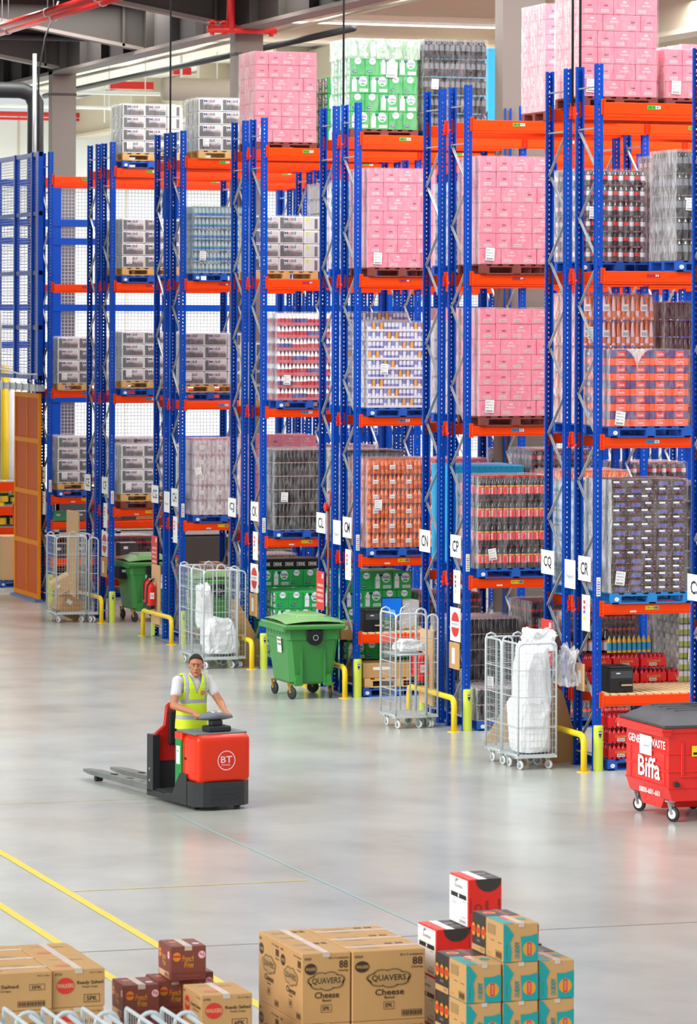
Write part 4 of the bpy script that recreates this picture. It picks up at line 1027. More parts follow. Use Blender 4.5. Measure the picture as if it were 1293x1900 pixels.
# the red bin
x0, y0 = floor_at(1252.5, 1525)
def red_bin():
    w, L = .98, 1.36; t = thing('waste_bin', (x0 - .14, y0 - .12, 0), 'large red general waste bin with dark lid at the right edge', 'bin')
    z0, z1 = .17, 1.16; b = MB()
    poly = [(.08, z0 + .03), (.0, z1 - .12), (.0, z1), (w, z1), (w, z1 - .12), (w - .08, z0 + .03)]
    b.prism([(.05, z0 + .1), (0, z0 + .25), (0, z1), (w, z1), (w, z0 + .25), (w - .05, z0 + .1)], 'y', 0, L, REDB)
    b.prism([(.28, z0 + .1), (L - .28, z0 + .1), (L - .38, z0 - .03), (.38, z0 - .03)], 'x', .06, w - .06, REDB)
    for z in (.42, .62, .84): b.cbox(-.014, -.012, z, w + .01, L + .012, z + .03, .008, REDB)
    for yy in (.12, L - .16): b.cbox(-.012, yy, .45, .01, yy + .03, .9, .006, REDB)
    b.cbox(.16, -.02, .58, .2, .0, 1.0, .006, REDB); b.cbox(.16, -.02, .56, .6, .0, .585, .006, REDB)
    b.build('body', t)
    b = MB(); b.cbox(-.1, -.04, z1 - .09, .02, L + .04, z1 + .0, .015, REDB, 2); b.cbox(-.12, -.05, z1 - .03, .03, L + .05, z1 + .015, .01, REDB); b.cbox(-.02, -.03, z1 - .05, w + .02, L + .03, z1 + .02, .01, REDB); b.build('rim', t)
    b = MB(); n = 10; v = []
    for j in range(n + 1):
        for i in range(n + 1):
            u = i / n; q = j / n; h_ = .15 * (min(1, u * 4, (1 - u) * 3) ** .6 if 0 < u < 1 else 0) * (min(1, q * 5, (1 - q) * 5) ** .6 if 0 < q < 1 else 0)
            v.append((-.09 + u * (w + .12), -.06 + q * (L + .12), z1 + .05 + h_))
    b.raw(v, [(j * (n + 1) + i, j * (n + 1) + i + 1, (j + 1) * (n + 1) + i + 1, (j + 1) * (n + 1) + i) for j in range(n) for i in range(n)], LIDG, True)
    b.cbox(-.09, -.06, z1 + .015, w + .03, L + .06, z1 + .055, .01, LIDG)
    for i in range(4): b.cbox(.2, .25 + i * .25, z1 + .19, w - .15, .31 + i * .25, z1 + .215, .01, LIDG)
    b.build('lid', t)
    b = MB(); X = -.016
    b.text('GENERAL WASTE', (X, L - .1, .9), (0, -1, 0), (0, 0, 1), L * .87, .1, WHITE)
    b.text('Biffa', (X, L - .42, .5), (0, -1, 0), (0, 0, 1), .7, .26, WHITE)
    for (a, c, e, g) in ((.44, .72, .5, .78), (.42, .52, .46, .72)): pass
    b.text('0800-601-601', (X, L - .46, .3), (0, -1, 0), (0, 0, 1), .66, .07, WHITE); b.build('lettering', t)
    b = MB(); b.box(-.022, L - .86, .78, -.017, L - .48, 1.02, WHITE); b.text('General', (-.0225, L - .6, .88), (0, -1, 0), (0, 0, 1), .18, .03, GREYP); b.build('paper_notice', t)
    b = MB(); b.box(.3, -.022, .82, .62, -.02, .95, YEL); b.box(.32, -.023, .84, .6, -.022, .87, BLACK); b.build('yellow_sticker', t)
    b = MB(); b.lathe([(.03, -.06, RUBB), (.035, -.01, RUBB), (.02, 0, RUBB)], (.1, 0, .48), 10, 'y'); b.build('drain_plug', t)
    for (xx, yy, a) in ((.12, .14, .5), (.12, L - .14, .5), (w - .12, .14, .2), (w - .12, L - .14, .9)):
        bw = MB(); bf = MB(); caster(bw, bf, xx, yy, .095, .045, RUBB, GALV, a, .26, SILW); bw.build('wheel', t); bf.build('fork', t)
red_bin()
# ---------------------------------------------------------------- roll cages
def wire_panel(b, P, u, w, z0, z1, m=GALD, nv=None, step=.055, hs=.1, r=.014, arch=.07):
    P = Vector(P); U = Vector(u)
    def q(a, z): return tuple(P + U * a + Vector((0, 0, z)))
    b.tube([q(0, z0), q(0, z1 - arch), q(arch * .3, z1 - arch * .3), q(arch, z1), q(w - arch, z1), q(w - arch * .3, z1 - arch * .3), q(w, z1 - arch), q(w, z0)], r, m, 8)
    b.tube([q(0, z0), q(w, z0)], r * .8, m, 6)
    n = int(w / step)
    for i in range(1, n): b.bar(q(i * w / n, z0), q(i * w / n, z1 - (.0 if arch * .6 < i * w / n < w - arch * .6 else arch)), .0032, m)
    z = z0 + hs
    while z < z1 - .04: b.bar(q(0, z), q(w, z), .0032, m); z += hs
    for zz in (z0 + (z1 - z0) * .25, z0 + (z1 - z0) * .52, z0 + (z1 - z0) * .76): b.bar(q(0, zz), q(w, zz), .011, m)
def roll_cage(loc, label, panels='lfr', w=.6, L=.78, hz=1.74, rz=0, shelf_=False, grp='roll cages standing at the row ends'):
    t = thing('roll_cage', (loc[0], loc[1], 0), label, 'roll cage', grp, rz)
    b = MB(); b.cbox(0, 0, .17, w, L, .2, .006, GALD); b.box(-.01, -.01, .165, w + .01, .02, .215, GALD); b.box(-.01, L - .02, .165, w + .01, L + .01, .215, GALD); b.build('deck', t)
    for (c, P, u, ww) in (('l', (0, L, 0), (0, -1, 0), L), ('f', (0, 0, 0), (1, 0, 0), w), ('r', (w, 0, 0), (0, 1, 0), L), ('b', (0, L, 0), (1, 0, 0), w)):
        if c in panels: b = MB(); wire_panel(b, P, u, ww, .2, hz); b.build('mesh_panel', t)
    # narrow rear handles
    for xx in (0, w - .16):
        b = MB(); P = [(xx, L + .02, .2), (xx, L + .02, hz - .03), (xx + .02, L + .02, hz + .03), (xx + .08, L + .02, hz + .055), (xx + .14, L + .02, hz + .03), (xx + .16, L + .02, hz - .03), (xx + .16, L + .02, .2)]
        b.tube(P, .014, GALD, 8); b.build('handle', t)
    if shelf_:
        b = MB()
        for i in range(11): b.bar((0, L * i / 10, 1.12), (w, L * i / 10, 1.12), .006, GALD)
        for i in range(9): b.bar((w * i / 8, 0, 1.12), (w * i / 8, L, 1.12), .006, GALD)
        b.tube([(0, 0, 1.12), (w, 0, 1.12)], .01, GALD, 6); b.build('wire_shelf', t)
    for (xx, yy, a) in ((.07, .1, .3), (w - .07, .1, .5), (.07, L - .1, .1), (w - .07, L - .1, 1.0)):
        bw = MB(); bf = MB(); caster(bw, bf, xx, yy, .062, .032, WHEELW, GALD, a, .17, GREYP); bw.build('wheel', t); bf.build('fork', t)
    return t
def blob(name, c, r, m, seed, label, cat, sub=3, sq=(1, 1, 1), amp=.25, group=None):
    bm = bmesh.new(); bmesh.ops.create_icosphere(bm, subdivisions=sub + 1, radius=1); from mathutils import noise
    for v in bm.verts:
        p = v.co.copy(); n1 = noise.noise(p * 1.7 + Vector((seed, 0, 0))) * amp * 1.6 + abs(noise.noise(p * 5 + Vector((0, seed, 0)))) * amp * .9 + noise.noise(p * 13) * amp * .25
        e_ = lambda a: math.copysign(abs(a) ** .62, a); v.co = Vector((e_(p.x) * sq[0], e_(p.y) * sq[1], e_(p.z) * sq[2])) * r * (1 + n1)
        if v.co.z < -r * sq[2] * .8: v.co.z = -r * sq[2] * .8
    me = bpy.data.meshes.new(name); bm.to_mesh(me); bm.free(); me.materials.append(m)
    o = put(me, name, None, c); return tag(o, label, cat, group)
def pix(px, py, z=.2): return floor_at(px, py, z)
# cage pair with white plastic, between CP and CR
roll_cage((-1.05, .32), 'roll cage overflowing with white plastic, the nearer of the nested pair', 'lfr', .56, .62)
roll_cage((-1.06, .97), 'empty roll cage nested behind the one full of white plastic', 'lb', .56, .6)
blob('plastic_waste', (-.77, .63, .60), .37, SHEETW, 3, 'lower heap of white plastic film inside the big cage', 'plastic waste', 3, (.74, .8, 1.25), .09, 'white plastic film in the cage')
blob('plastic_waste', (-.73, .64, 1.22), .34, SHEETW, 9, 'upper heap of white plastic film rising above the big cage', 'plastic waste', 3, (.68, .78, 1.5), .12, 'white plastic film in the cage')
blob('plastic_waste', (-.62, .66, 1.74), .17, SHEETW, 5, 'small peak of plastic film on top of the heap', 'plastic waste', 3, (1.2, .9, .9), .35, 'white plastic film in the cage')
blob('plastic_waste', (-.26, .5, 1.35), .17, FILMH, 6, 'clear film trailing down the right of the full cage', 'plastic waste', 3, (.6, 1, 1.6), .4, 'white plastic film in the cage')
# cage with a shelf, between CM and CP
roll_cage((-.97, 5.72), 'roll cage with a wire shelf carrying white film, left of post CP', 'lf', .48, .70, 1.74, 0, True)
roll_cage((-.46, 5.75), 'folded roll cage leaning beside the shelf cage at hoop CP', 'f', .17, .5, 1.72)
blob('plastic_waste', (-.66, 6.0, 1.23), .1, SHEETW, 13, 'crumpled white film lying on the wire shelf of the cage', 'plastic waste', 3, (1.9, 1.2, .9), .3)
# cages between CH and CK
roll_cage((-1.06, 15.82), 'roll cage with torn white film, behind the driver', 'lfr', .62, .74)
roll_cage((-1.06, 16.62), 'roll cage nested behind the cage of torn white film', 'lb', .62, .74)
roll_cage((-.44, 15.9), 'folded roll cage right of the film cage near post CK', 'f', .17, .4, 1.72)
blob('plastic_waste', (-.68, 16.2, .52), .3, SHEETW, 21, 'low heap of white film in the cage behind the driver', 'plastic waste', 3, (.95, 1, 1.1), .16)
blob('plastic_waste', (-.92, 16.3, 1.05), .2, SHEETW, 25, 'upright twist of white film in the cage behind the driver', 'plastic waste', 3, (.55, .8, 2.2), .25)
# far left cage with cardboard
roll_cage((-1.12, 26.3), 'roll cage holding crushed cardboard boxes, near post CD', 'lfr', .62, .8)
roll_cage((-.48, 26.2), 'folded roll cage with a black label next to the cardboard cage', 'f', .2, .5, 1.72)
def carton(loc, dim, m, label, cat='box', rot=(0, 0, 0), name='cardboard_box', group=None, flap=True):
    b = MB(); w, d, h = dim; b.cbox(0, 0, 0, w, d, h, .006, m)
    if flap: b.box(.01, d / 2 - .03, h - .001, w - .01, d / 2 + .03, h + .0015, TAPE); b.box(w * .15, -.0015, h * .55, w * .4, .0, h * .75, WHITE)
    o = b.build(name, None, loc); o.rotation_euler = rot; return tag(o, label, cat, group)
carton((-1.02, 26.55, .24), (.52, .42, .4), CARD, 'tilted open cardboard box, lower one in the far cage', rot=(.1, .5, .3))
carton((-1.08, 26.4, .52), (.42, .35, .28), CARDL, 'tilted cardboard box, upper one in the far cage', rot=(.2, -.5, -.2))
# things around the row ends
b = MB(); b.cbox(-.02, 0, 0, .02, .95, 2.15, .004, CARDL); o = b.build('cardboard_sheet', None, (-.25, ends(5, 1) - 1.15 + .4, 0)); tag(o, 'tall pale cardboard board with a hook, leaning at post CE', 'cardboard')
o.location = (-.28, 24.3 + 3.5, 0)
b = MB(); P = [(0, 0), (.75, 0), (.12, 1.15), (0, 1.2)]; b.prism(P, 'y', 0, .015, CARD); o = b.build('cardboard_sheet', None, (-.42, 15.8 + .45, 0)); tag(o, 'triangular brown cardboard sheet leaning at the hoop of CK', 'cardboard')
b = MB(); P = [(0, 0), (.62, 0), (.3, 1.0), (.1, 1.15), (0, .9)]; b.prism(P, 'y', 0, .015, CARD); o = b.build('cardboard_sheet', None, (-.42, .18 + .85, 0)); tag(o, 'bent brown cardboard sheet behind the hoop of CR', 'cardboard')
b = MB(); b.prism([(0, 0), (.5, 0), (.42, .65)], 'y', 0, .012, CARDL); o = b.build('cardboard_sheet', None, (-1.0, 1.75 + .1, .21)); tag(o, 'pale cardboard sheet standing in the rear nested cage', 'cardboard')
def extinguisher(x, y, z, label):
    t = thing('fire_extinguisher', (x, y, z), label, 'fire extinguisher', 'red fire extinguishers at the row ends')
    b = MB(); b.lathe([(.075, 0, DARK), (.08, .02, DARK), (.08, .07, REDB), (.08, .42, REDB), (.06, .47, REDB), (.025, .5, REDB), (.02, .52, REDB)], (0, 0, 0), 14); b.build('cylinder', t)
    b = MB(); b.bar((0, 0, .5), (0, 0, .55), .035, DARK); b.bar((-.02, 0, .55), (.07, 0, .585), .02, DARK); b.bar((-.02, 0, .545), (.07, 0, .54), .016, DARK); b.build('valve_handle', t)
    b = MB(); b.tube([(-.02, -.02, .53), (-.09, -.03, .45), (-.1, -.03, .2), (-.095, -.03, .12)], .012, DARK, 6); b.build('hose', t)
    b = MB(); b.box(-.04, -.083, .2, .04, -.079, .32, WHITE); b.text('CO2', (-.03, -.084, .24), (1, 0, 0), (0, 0, 1), .06, .04, REDI); b.build('label_sheet', t)
for (k, n_) in ((4, 0), (1, 0)):
    y = ends(k, 1) + FD - .5
    s = REAR[k]
    b = MB(); b.box(0, 0, 0, .02, .6, 1.15, CARDL); tag(b.build('backing_board', None, (-.09, y - .15, .25)), 'wooden board behind the extinguishers on rack ' + s, 'board')
    extinguisher(-.2, y + .32, .6, 'red fire extinguisher, left of the two hanging on rack ' + s); extinguisher(-.2, y + .08, .55, 'red fire extinguisher, right of the two hanging on rack ' + s)
# red beacon on post CL with its wire loop
y = ends(2, 1) + .15; t = thing('alarm_beacon', (-.07, y, 3.05), 'small red alarm bell on the post between signs CL and CM', 'alarm')
b = MB(); b.lathe([(.03, 0, REDB), (.075, .015, REDB), (.075, .05, REDB), (.03, .08, REDB)], (-.09, 0, 0), 12, 'x'); b.build('bell', t)
b = MB(); b.tube([(0, -.05, 0), (0, -.06, .2), (0, 0, .27), (0, .08, .22)], .01, REDB, 6); b.build('wire_loop', t)
b = MB(); b.tube([(-.01, .0, -2.9), (-.01, .0, 0)], .022, mat('conduit_brown', '#7a4a48', .5), 8); b.build('conduit', t)
# printer, screen, shelf goods
def printer(x, y, z, label):
    t = thing('label_printer', (x, y, z), label, 'printer')
    b = MB(); b.cbox(0, 0, 0, .36, .42, .34, .02, DARK, 2); b.box(.02, -.004, .2, .34, .0, .3, LIDG); b.box(.1, -.005, .26, .16, -.003, .275, WHITE); b.build('body', t)
    b = MB(); b.box(.16, -.02, .1, .33, .0, .15, BLACK); b.box(.17, -.06, .1, .32, -.01, .115, CARDL); b.build('paper_slot', t)
    b = MB(); b.cbox(.0, .0, .34, .36, .4, .36, .008, DARK); b.build('lid', t)
printer(.2, .08, 1.055, 'black label printer on the slatted shelf of rack CR')
printer(.15, ends(2, 0) + .08, 1.055, 'black label printer on the slatted shelf of rack CM')
b = MB(); b.cbox(0, 0, 0, .3, .012, .38, .003, CARDL); b.box(.08, -.002, .1, .18, 0, .28, WHITE); o = b.build('cardboard_box', None, (-.08, .62, 1.06)); o.rotation_euler[2] = math.pi / 2 * 3; tag(o, 'open cardboard box beside the printer of rack CR', 'box')
xs, zs = at_y(708, 1142, ends(2, 0) + .35)
t = thing('computer_screen', (xs, ends(2, 0) + .35, 1.06), 'flat computer screen showing a blue desktop on rack CM', 'screen')
b = MB(); b.cbox(0, 0, .2, .36, .03, .53, .006, DARK); b.build('bezel', t)
b = MB(); b.box(.012, -.003, .212, .348, 0, .518, SCREEN); b.disc((.17, -.004, .3), (1, 0, 0), (0, 0, 1), .07, .035, SCREENL, 16); b.build('display', t)
b = MB(); b.bar((.17, .04, .02), (.17, .04, .26), .04, DARK); b.cbox(.07, -.05, 0, .27, .1, .02, .005, DARK); b.build('stand', t)
# red drink packs (each pack a thing)
LB = bottle(.032, .2, LUC, LUCL, LUC, .1, .62)
def drink_pack(x, y, z, label, nx=6, group='packs of red drink bottles'):
    t = thing('bottle_pack', (x, y, z), label, 'bottle pack', group)
    b = MB(); b.cbox(0, 0, .02, nx * .066, .2, .145, .012, LUCL, 2); b.text('Lucozade', (.1, -.002, .08), (1, 0, 0), (.15, 0, 1), .2, .045, GOLD); b.box(.13, -.003, .03, .24, 0, .07, WHITE); b.text('IIIII', (.14, -.004, .036), (1, 0, 0), (0, 0, 1), .09, .028, BLACK); b.build('wrap', t)
    for i in range(nx):
        for j in range(3): put(LB, 'bottle', t, (.033 + i * .066, .035 + j * .065, 0))
    return t
proto = drink_pack(.15, ends(0, 0) - .02, .152, 'pack of red drink bottles on the pallet below the shelf of rack CR'); snapshot(proto)
ORDN = ['first', 'second', 'third', 'fourth', 'fifth', 'sixth', 'seventh', 'eighth', 'ninth']
for L in range(3):
    for i in range(6):
        for j in range(2):
            if L == 0 and i == 0 and j == 0: continue
            c = copy_tree(proto); c.location = (.15 + i * .41, ends(0, 0) - .02 + j * .22, .152 + L * .215); c['group'] = 'red drink packs below the shelf of rack CR'; c['label'] = 'pack of red drink bottles below shelf CR, %s tier, %s row, %s from the left' % (('bottom', 'middle', 'top')[L], ('front', 'rear')[j], ORDN[i])
proto['label'] = 'pack of red drink bottles below shelf CR, bottom tier, front row, first from the left'; proto['group'] = 'red drink packs below the shelf of rack CR'
for i, (xx, L) in enumerate(((.75, 0), (.75, 1), (1.17, 0), (1.17, 1), (.33, 0), (.33, 1), (1.59, 0))):
    c = copy_tree(proto); c.location = (xx, 1.28, 1.055 + L * .215); c['group'] = 'red drink packs on the rear shelf behind the slats'; c['label'] = 'pack of red drink bottles behind the CR slats, %s tier, %s' % (('lower', 'upper')[L], {.33: 'leftmost', .75: 'second', 1.17: 'third', 1.59: 'rightmost'}[xx])
for i in range(2):
    tag(put(PALM['blue'], 'pallet', None, (.13 + i * 1.25, ends(0, 0) - .05, .0)), 'dark blue pallet on the floor under the red drink packs of CR, %s' % ('left one' if i == 0 else 'right one'), 'pallet', 'pallets under the stacked loads')
# yellow and blue bottles and big dark bottles behind
YB = bottle(.034, .24, mat('yellow_drink', '#e6b52c', .2), mat('cyan_label', '#2f9ccb', .3), mat('cyan_cap', '#58b7cf', .4), .15, .6)
for i in range(9):
    o = put(YB, 'bottle', None, (.72 + i * .075, 1.55 + .02 * (i % 2), 1.49)); tag(o, 'yellow drink bottle with blue label on the red packs, %s from the left' % ORDN[i], 'bottle', 'yellow and blue bottles on the red packs')
    o.location.z = 1.055 + .43 if i < 0 else 1.486; o.location.y = 1.36
BB = bottle(.055, .36, COLA, mat('rainbow_label', '#c9c5c9', .3), GRYB, .1, .5, ORL)
for i in range(6):
    o = put(BB, 'bottle', None, (-.0 + .1 + i * .12, 1.4, 1.486)); o.location = (.12 + i * .115, 1.42, 1.486); tag(o, 'large dark bottle with pale label behind the CR printer, %s from the left' % ORDN[i], 'bottle', 'large dark bottles behind the CR printer')
t = copy_tree(TPL[('coke', 6)]); t.location = (.13, 1.62, 1.055) ; t['label'] = 'dark bottles with red labels behind the shelf of rack CQ'; t['category'] = 'bottles'
t.scale = (1, .38, .7)
q = thing('can_stack', (1.75, 1.25, 1.055), 'stack of lime and lilac cans at the right end of the CR shelf', 'cans')
T_bottles(q, SPEC['greenmix'], 6)
# goods below the shelf of CM
cm = ends(2, 0)
tag(put(PALM['blue'], 'pallet', None, (.1, cm - .02, 0)), 'blue pallet on the floor below the shelf of rack CM', 'pallet', 'pallets under the stacked loads')
tag(put(PALM['wood'], 'pallet', None, (.12, cm - .03, .152)), 'bare wooden pallet on the blue pallet below the shelf of CM', 'pallet', 'pallets under the stacked loads')
carton((.1, cm + .0, .305), (1.15, .8, .24), CARD, 'long flat brown carton lying on the pallets below shelf CM')
for i in range(4): 
    o = put((GA, GB)[i % 2], 'carton', None, (.0 + i * .31, cm + .55, .56)); tag(o, 'green water carton below the shelf of rack CM, %s from the left' % ('first', 'second', 'third', 'fourth')[i], 'box', 'green water cartons under the CM shelf')
for i in range(3):
    carton((.85 + i * .03, cm + .3 + .03 * i, 1.055 + i * .16), (.3, .3, .15), SILV, 'grey tray of small cartons beside the blue screen, number %s from below' % ('one', 'two', 'three')[i], rot=(0, -.25 + .1 * i, .1), name='tray_box')
carton((-.12, cm + .5, .9), (.3, .35, .3), CARD, 'brown box on the left end of the CM shelf')
# CJ/CK floor: black band over green stack
b = MB(); b.cbox(0, 0, 0, 1.2, .6, .18, .01, DARK)
for i in range(5): b.text('DRINK', (.08 + i * .22, -.002, .05), (1, 0, 0), (0, 0, 1), .16, .07, WHITE)
b.build('x') if False else tag(b.build('carton_tray', None, (.5, ends(3, 1) + 1.5, 1.55)), 'black printed tray above the green cartons in rack CJ', 'tray')
bpy.data.objects['carton_tray'].location = (.3, ends(3, 1) + .2, 1.66)
# shelf clutter in the far bays
for i in range(4):
    carton((.2 + i * .6, ends(5, 0) + .2, .86), (.4, .4, .25 + .05 * (i % 2)), (DARK, CARD, LIDG, CARDD)[i], 'box on the low shelf of rack CF, %s from the left' % ('first', 'second', 'third', 'fourth')[i], name='storage_box')
    carton((.15 + i * .5, ends(6, 0) + .25, .96), (.38, .4, .3), (LIDG, DARK, GREYP, LIDG)[i], 'grey crate on the middle shelf of rack CD, %s from the left' % ('first', 'second', 'third', 'fourth')[i], name='storage_crate')
    carton((.15 + i * .5, ends(6, 0) + .25, 1.76), (.34, .4, .2), (WGN, GRYB, YEL, LIDG)[i], 'small crate on the upper shelf of rack CD, %s from the left' % ('first', 'second', 'third', 'fourth')[i], name='storage_crate')
# ---------------------------------------------------------------- orange gate and blue mesh enclosure at the left
ya, za = at_x(73, 727, -.12); yb, _ = at_x(28, 727, -.12); ytop = za
y0_, _z = floor_at(73, 1113)[1], 0
GY = at_x(73, 1100, -.14)[0]; GL = at_x(28, 1100, -.14)[0] - GY
t = thing('sliding_gate', (-.14, GY, 0), 'tall orange mesh sliding gate at the left end of the racks', 'gate')
GT = at_x(60, 729, -.12)[1]
OG = mat('gate_orange', '#fb9a0c', .6, spec=.15); OGP = mat('gate_panel_orange', '#dd6420', .6, spec=.15)
b = MB(); b.box(-.03, 0, .06, .03, .07, GT, OG); b.box(-.03, GL - .07, .06, .03, GL, GT, OG)
for z in (.06, GT * .27, GT * .51, GT * .76, GT - .1): b.box(-.028, .07, z, .028, GL - .07, z + .1, OG)
b.box(-.02, GL / 2 - .02, .1, .02, GL / 2 + .02, GT, OG); b.build('frame', t)
for i, (z, z2) in enumerate(((.16, GT * .27), (GT * .27 + .1, GT * .51), (GT * .51 + .1, GT * .76), (GT * .76 + .1, GT - .1))):
    b = MB(); b.box(-.004, .07, z, .004, GL - .07, z2, OGP); b.build('panel', t)
b = MB(); b.tube([(-.02, GL + .0, 1.55), (-.02, GL + .1, 1.57), (-.02, GL + .1, 2.0), (-.02, GL, 2.02)], .02, REDC, 6); b.build('handle', t)
b = MB(); b.box(-.1, -.0, 0, .08, GL + .05, .055, mat('rail_blue', '#4f78b8', .5)); tag(b.build('floor_rail', None, (-.14, GY, 0)), 'blue floor rail below the orange sliding gate', 'rail')
b = MB(); b.box(-.1, 0, 0, .06, 5, .14, GALV)
for i in range(8): b.box(-.12, .2 + i * .6, -.03, -.1, .26 + i * .6, .17, GALV)
tag(b.build('gate_track', None, (-.14, GY - .2, GT + .05)), 'grey sliding track above the orange gate', 'track')
# mesh enclosure
EB = GT + .3; ET = at_x(40, 287, -.15)[1]
t = thing('mesh_enclosure', (-.16, GY - .1, EB), 'tall blue steel mesh enclosure hanging above the orange gate', 'enclosure')
EL = 7.0; EH = ET - EB
for yy in (0, .6, 2.2, 4.0, 5.8): b = MB(); b.box(-.06, yy, 0, .06, yy + (.22 if yy == 0 else .1), EH, BLUE); b.build('post', t)
for z in (0, EH * .22, EH * .46, EH * .72, EH - .1): b = MB(); b.box(-.04, 0, z, .04, EL, z + .09, BLUE); b.build('rail', t)
b = MB(); b.face([(0, 0, 0), (0, EL, 0), (0, EL, EH), (0, 0, EH)], WIREB); b.build('mesh', t)
b = MB(); b.tube([(-.08, .0, .12), (-.08, 1.5, .1), (-.08, 3.6, .2)], .02, WHITE, 6); b.tube([(-.08, 3.4, .2), (-.08, 3.4, 1.5)], .02, WHITE, 6); b.build('white_hose', t)
# back part of enclosure, a blue braced tower with stairs, seen between the racks
def tower(x0, x1, y, label, zt=9.4, step=1.35):
    t = thing('steel_framework', (x0, y, 0), label, 'framework'); w = x1 - x0
    n = max(2, int(w / step))
    for i in range(n + 1): b = MB(); ww = .1 if i % 2 else .2; b.box(i * w / n - ww / 2, 0, 0, i * w / n + ww / 2, .12, zt, BLUE); b.build('post', t)
    for z in (1.1, 3.1, 4.1, 5.4, 6.3, 7.9, 8.35, zt - .1): b = MB(); b.box(0, -.02, z, w, .1, z + .16, BLUE); b.build('rail', t)
    b = MB(); b.face([(0, .06, 2.6), (w, .06, 2.6), (w, .06, zt), (0, .06, zt)], WIREG); b.build('mesh', t)
tower(-.3, 11, 41, 'blue steel framework with wire mesh seen through the leftmost racks')
tower(11.3, 34, 46, 'blue steel framework with wire mesh behind the middle and right racks', 8.6)
t = thing('staircase', (1.2, 42.2, 0), 'steel staircase with orange-brown treads behind the leftmost racks', 'stairs')
for i in range(30):
    b = MB(); b.box(0, i * .25, .3 + i * .235, 1.0, i * .25 + .26, .34 + i * .235, mat('tread_brown', '#c98a4a', .6)); b.build('tread', t)
for xx in (-.06, 1.0):
    b = MB(); b.bar((xx + .03, 0, .25), (xx + .03, 7.3, 7.2), .12, BLUE); b.build('stringer', t)
for i in range(9):
    b = MB(); m = (LIDG, DARK, PIPED, COLD)[i % 4]; b.cbox(0, 0, .1, 1.3, .9, .95, .02, m); b.cbox(0, 0, 1.15, 1.3, .9, 2.0 + .1 * (i % 2), .02, (DARK, LIDG, CARDD)[i % 3])
    b.box(0, 0, 0, .1, .1, 2.1, GALV); b.box(1.2, 0, 0, 1.3, .1, 2.1, GALV); b.box(0, 0, 1.0, 1.3, .9, 1.1, GALV)
    tag(b.build('stillage', None, (.4 + i * 1.5, 38.6, 0)), 'dark stillage container against the far blue framework, %s from the left' % ORDN[i], 'stillage', 'far stillages')
# low shelves with yellow goods left of the gate
y = 37.5; xa, zb = at_y(-30, 1090, y); xb, _ = at_y(72, 1090, y)
t = thing('goods_shelf', (xa, y, 0), 'orange shelving with yellow goods left of the orange gate', 'shelving')
for px_ in (410, 540, 650):
    _, z = at_y(10, 760 + px_ / 2.87, y); b = MB(); b.box(0, 0, z - .1, xb - xa, .05, z + .1, ORNG); b.box(0, 0, z + .1, xb - xa, .9, z + .12, GALV); b.build('shelf', t)
for xx in (0, xb - xa): b = MB(); b.box(xx - .05, 0, 0, xx + .05, .1, 4.5, BLUE); b.build('post', t)
for i, (px_, py_, w, h_, m) in enumerate(((0, 640, .25, .5, YEL), (30, 640, .25, .5, YEL), (6, 520, .2, .45, YEL), (30, 520, .22, .35, LIME))):
    xx, z = at_y(px_, 760 + py_ / 2.87, y + .2); b = MB(); b.lathe([(w * .6, 0, m), (w * .6, h_ * .3, DARK), (w * .6, h_ * .45, m), (w * .4, h_, m), (w * .2, h_ + .05, DARK)], (0, 0, 0), 10)
    tag(b.build('yellow_drum', None, (xx, y + .2, z + .13)), 'yellow and black drum on the shelf left of the gate, %s' % ('lower shelf left', 'lower shelf right', 'middle shelf left', 'middle shelf right')[i], 'drum')
b = MB(); xx, _ = at_y(10, 900, 39); b.tube([(xx, 39, 0), (xx, 39, 5)], .12, YEL, 10); tag(b.build('yellow_pipe', None), 'thick yellow upright pipe behind the shelf left of the gate', 'pipe')
b = MB(); xx, _ = at_y(23, 900, 39); b.tube([(xx, 39, 0), (xx, 39, 5)], .16, SILW, 10); tag(b.build('white_pipe', None), 'thick white upright pipe beside the yellow pipe', 'pipe')
xx, _ = at_y(2, 1085, y); tag(put(PALM['blue'], 'pallet', None, (xx - .3, y - 1.2, 0)), 'blue pallet on the floor at the left edge', 'pallet')
carton((xx - .25, y - 1.15, .155), (1.1, .8, 1.0), CARDL, 'large brown octabin carton at the left edge behind the gate', flap=False)
extinguisher(*floor_at(4, 1082), .02, 'red fire extinguisher on the floor at the left edge')
# ---------------------------------------------------------------- order-picking truck; local +x is forward, +y is the driver's left
TA = math.radians(-80.5); TL = (-6.1, -2.54)
tk = thing('pallet_truck', (TL[0], TL[1], 0), 'red and black ride-on pallet truck carrying the man, long forks trailing', 'truck', None, TA)
hw = .39
b = MB()
pl = [(-.03, -hw + .1), (0, -hw + .2), (0, hw - .2), (-.03, hw - .1), (-.12, hw), (-.62, hw), (-.62, -hw), (-.12, -hw)]
b.prism(pl, 'z', .05, .36, TRKB)
b.prism([(-.3, .05), (-.62, .05), (-.95, .05), (-.95, .14), (-.72, .16), (-.62, .3), (-.5, .44), (-.3, .44)], 'y', -hw - .006, -hw + .05, TRKB)
b.prism([(-.3, .05), (-.95, .05), (-.95, .14), (-.62, .3), (-.5, .44), (-.3, .44)], 'y', hw - .05, hw + .006, TRKB)
for z in (.14, .2, .26): b.box(-.002, -.2, z, .006, .25, z + .012, TRKB)
b.build('chassis', tk)
b = MB(); b.cbox(-.46, -hw + .012, .34, -.005, hw - .012, .955, .085, TRKO, 5, True); b.build('motor_cover', tk)
b = MB(); b.box(-.47, -hw + .02, .44, -.3, hw - .02, .9, TRKO); b.box(-.66, -hw + .0, .86, -.44, hw - .0, .95, TRKO); b.box(-.4, -hw + .008, .62, -.34, -hw + .02, .65, BLACK); b.build('side_cover', tk)
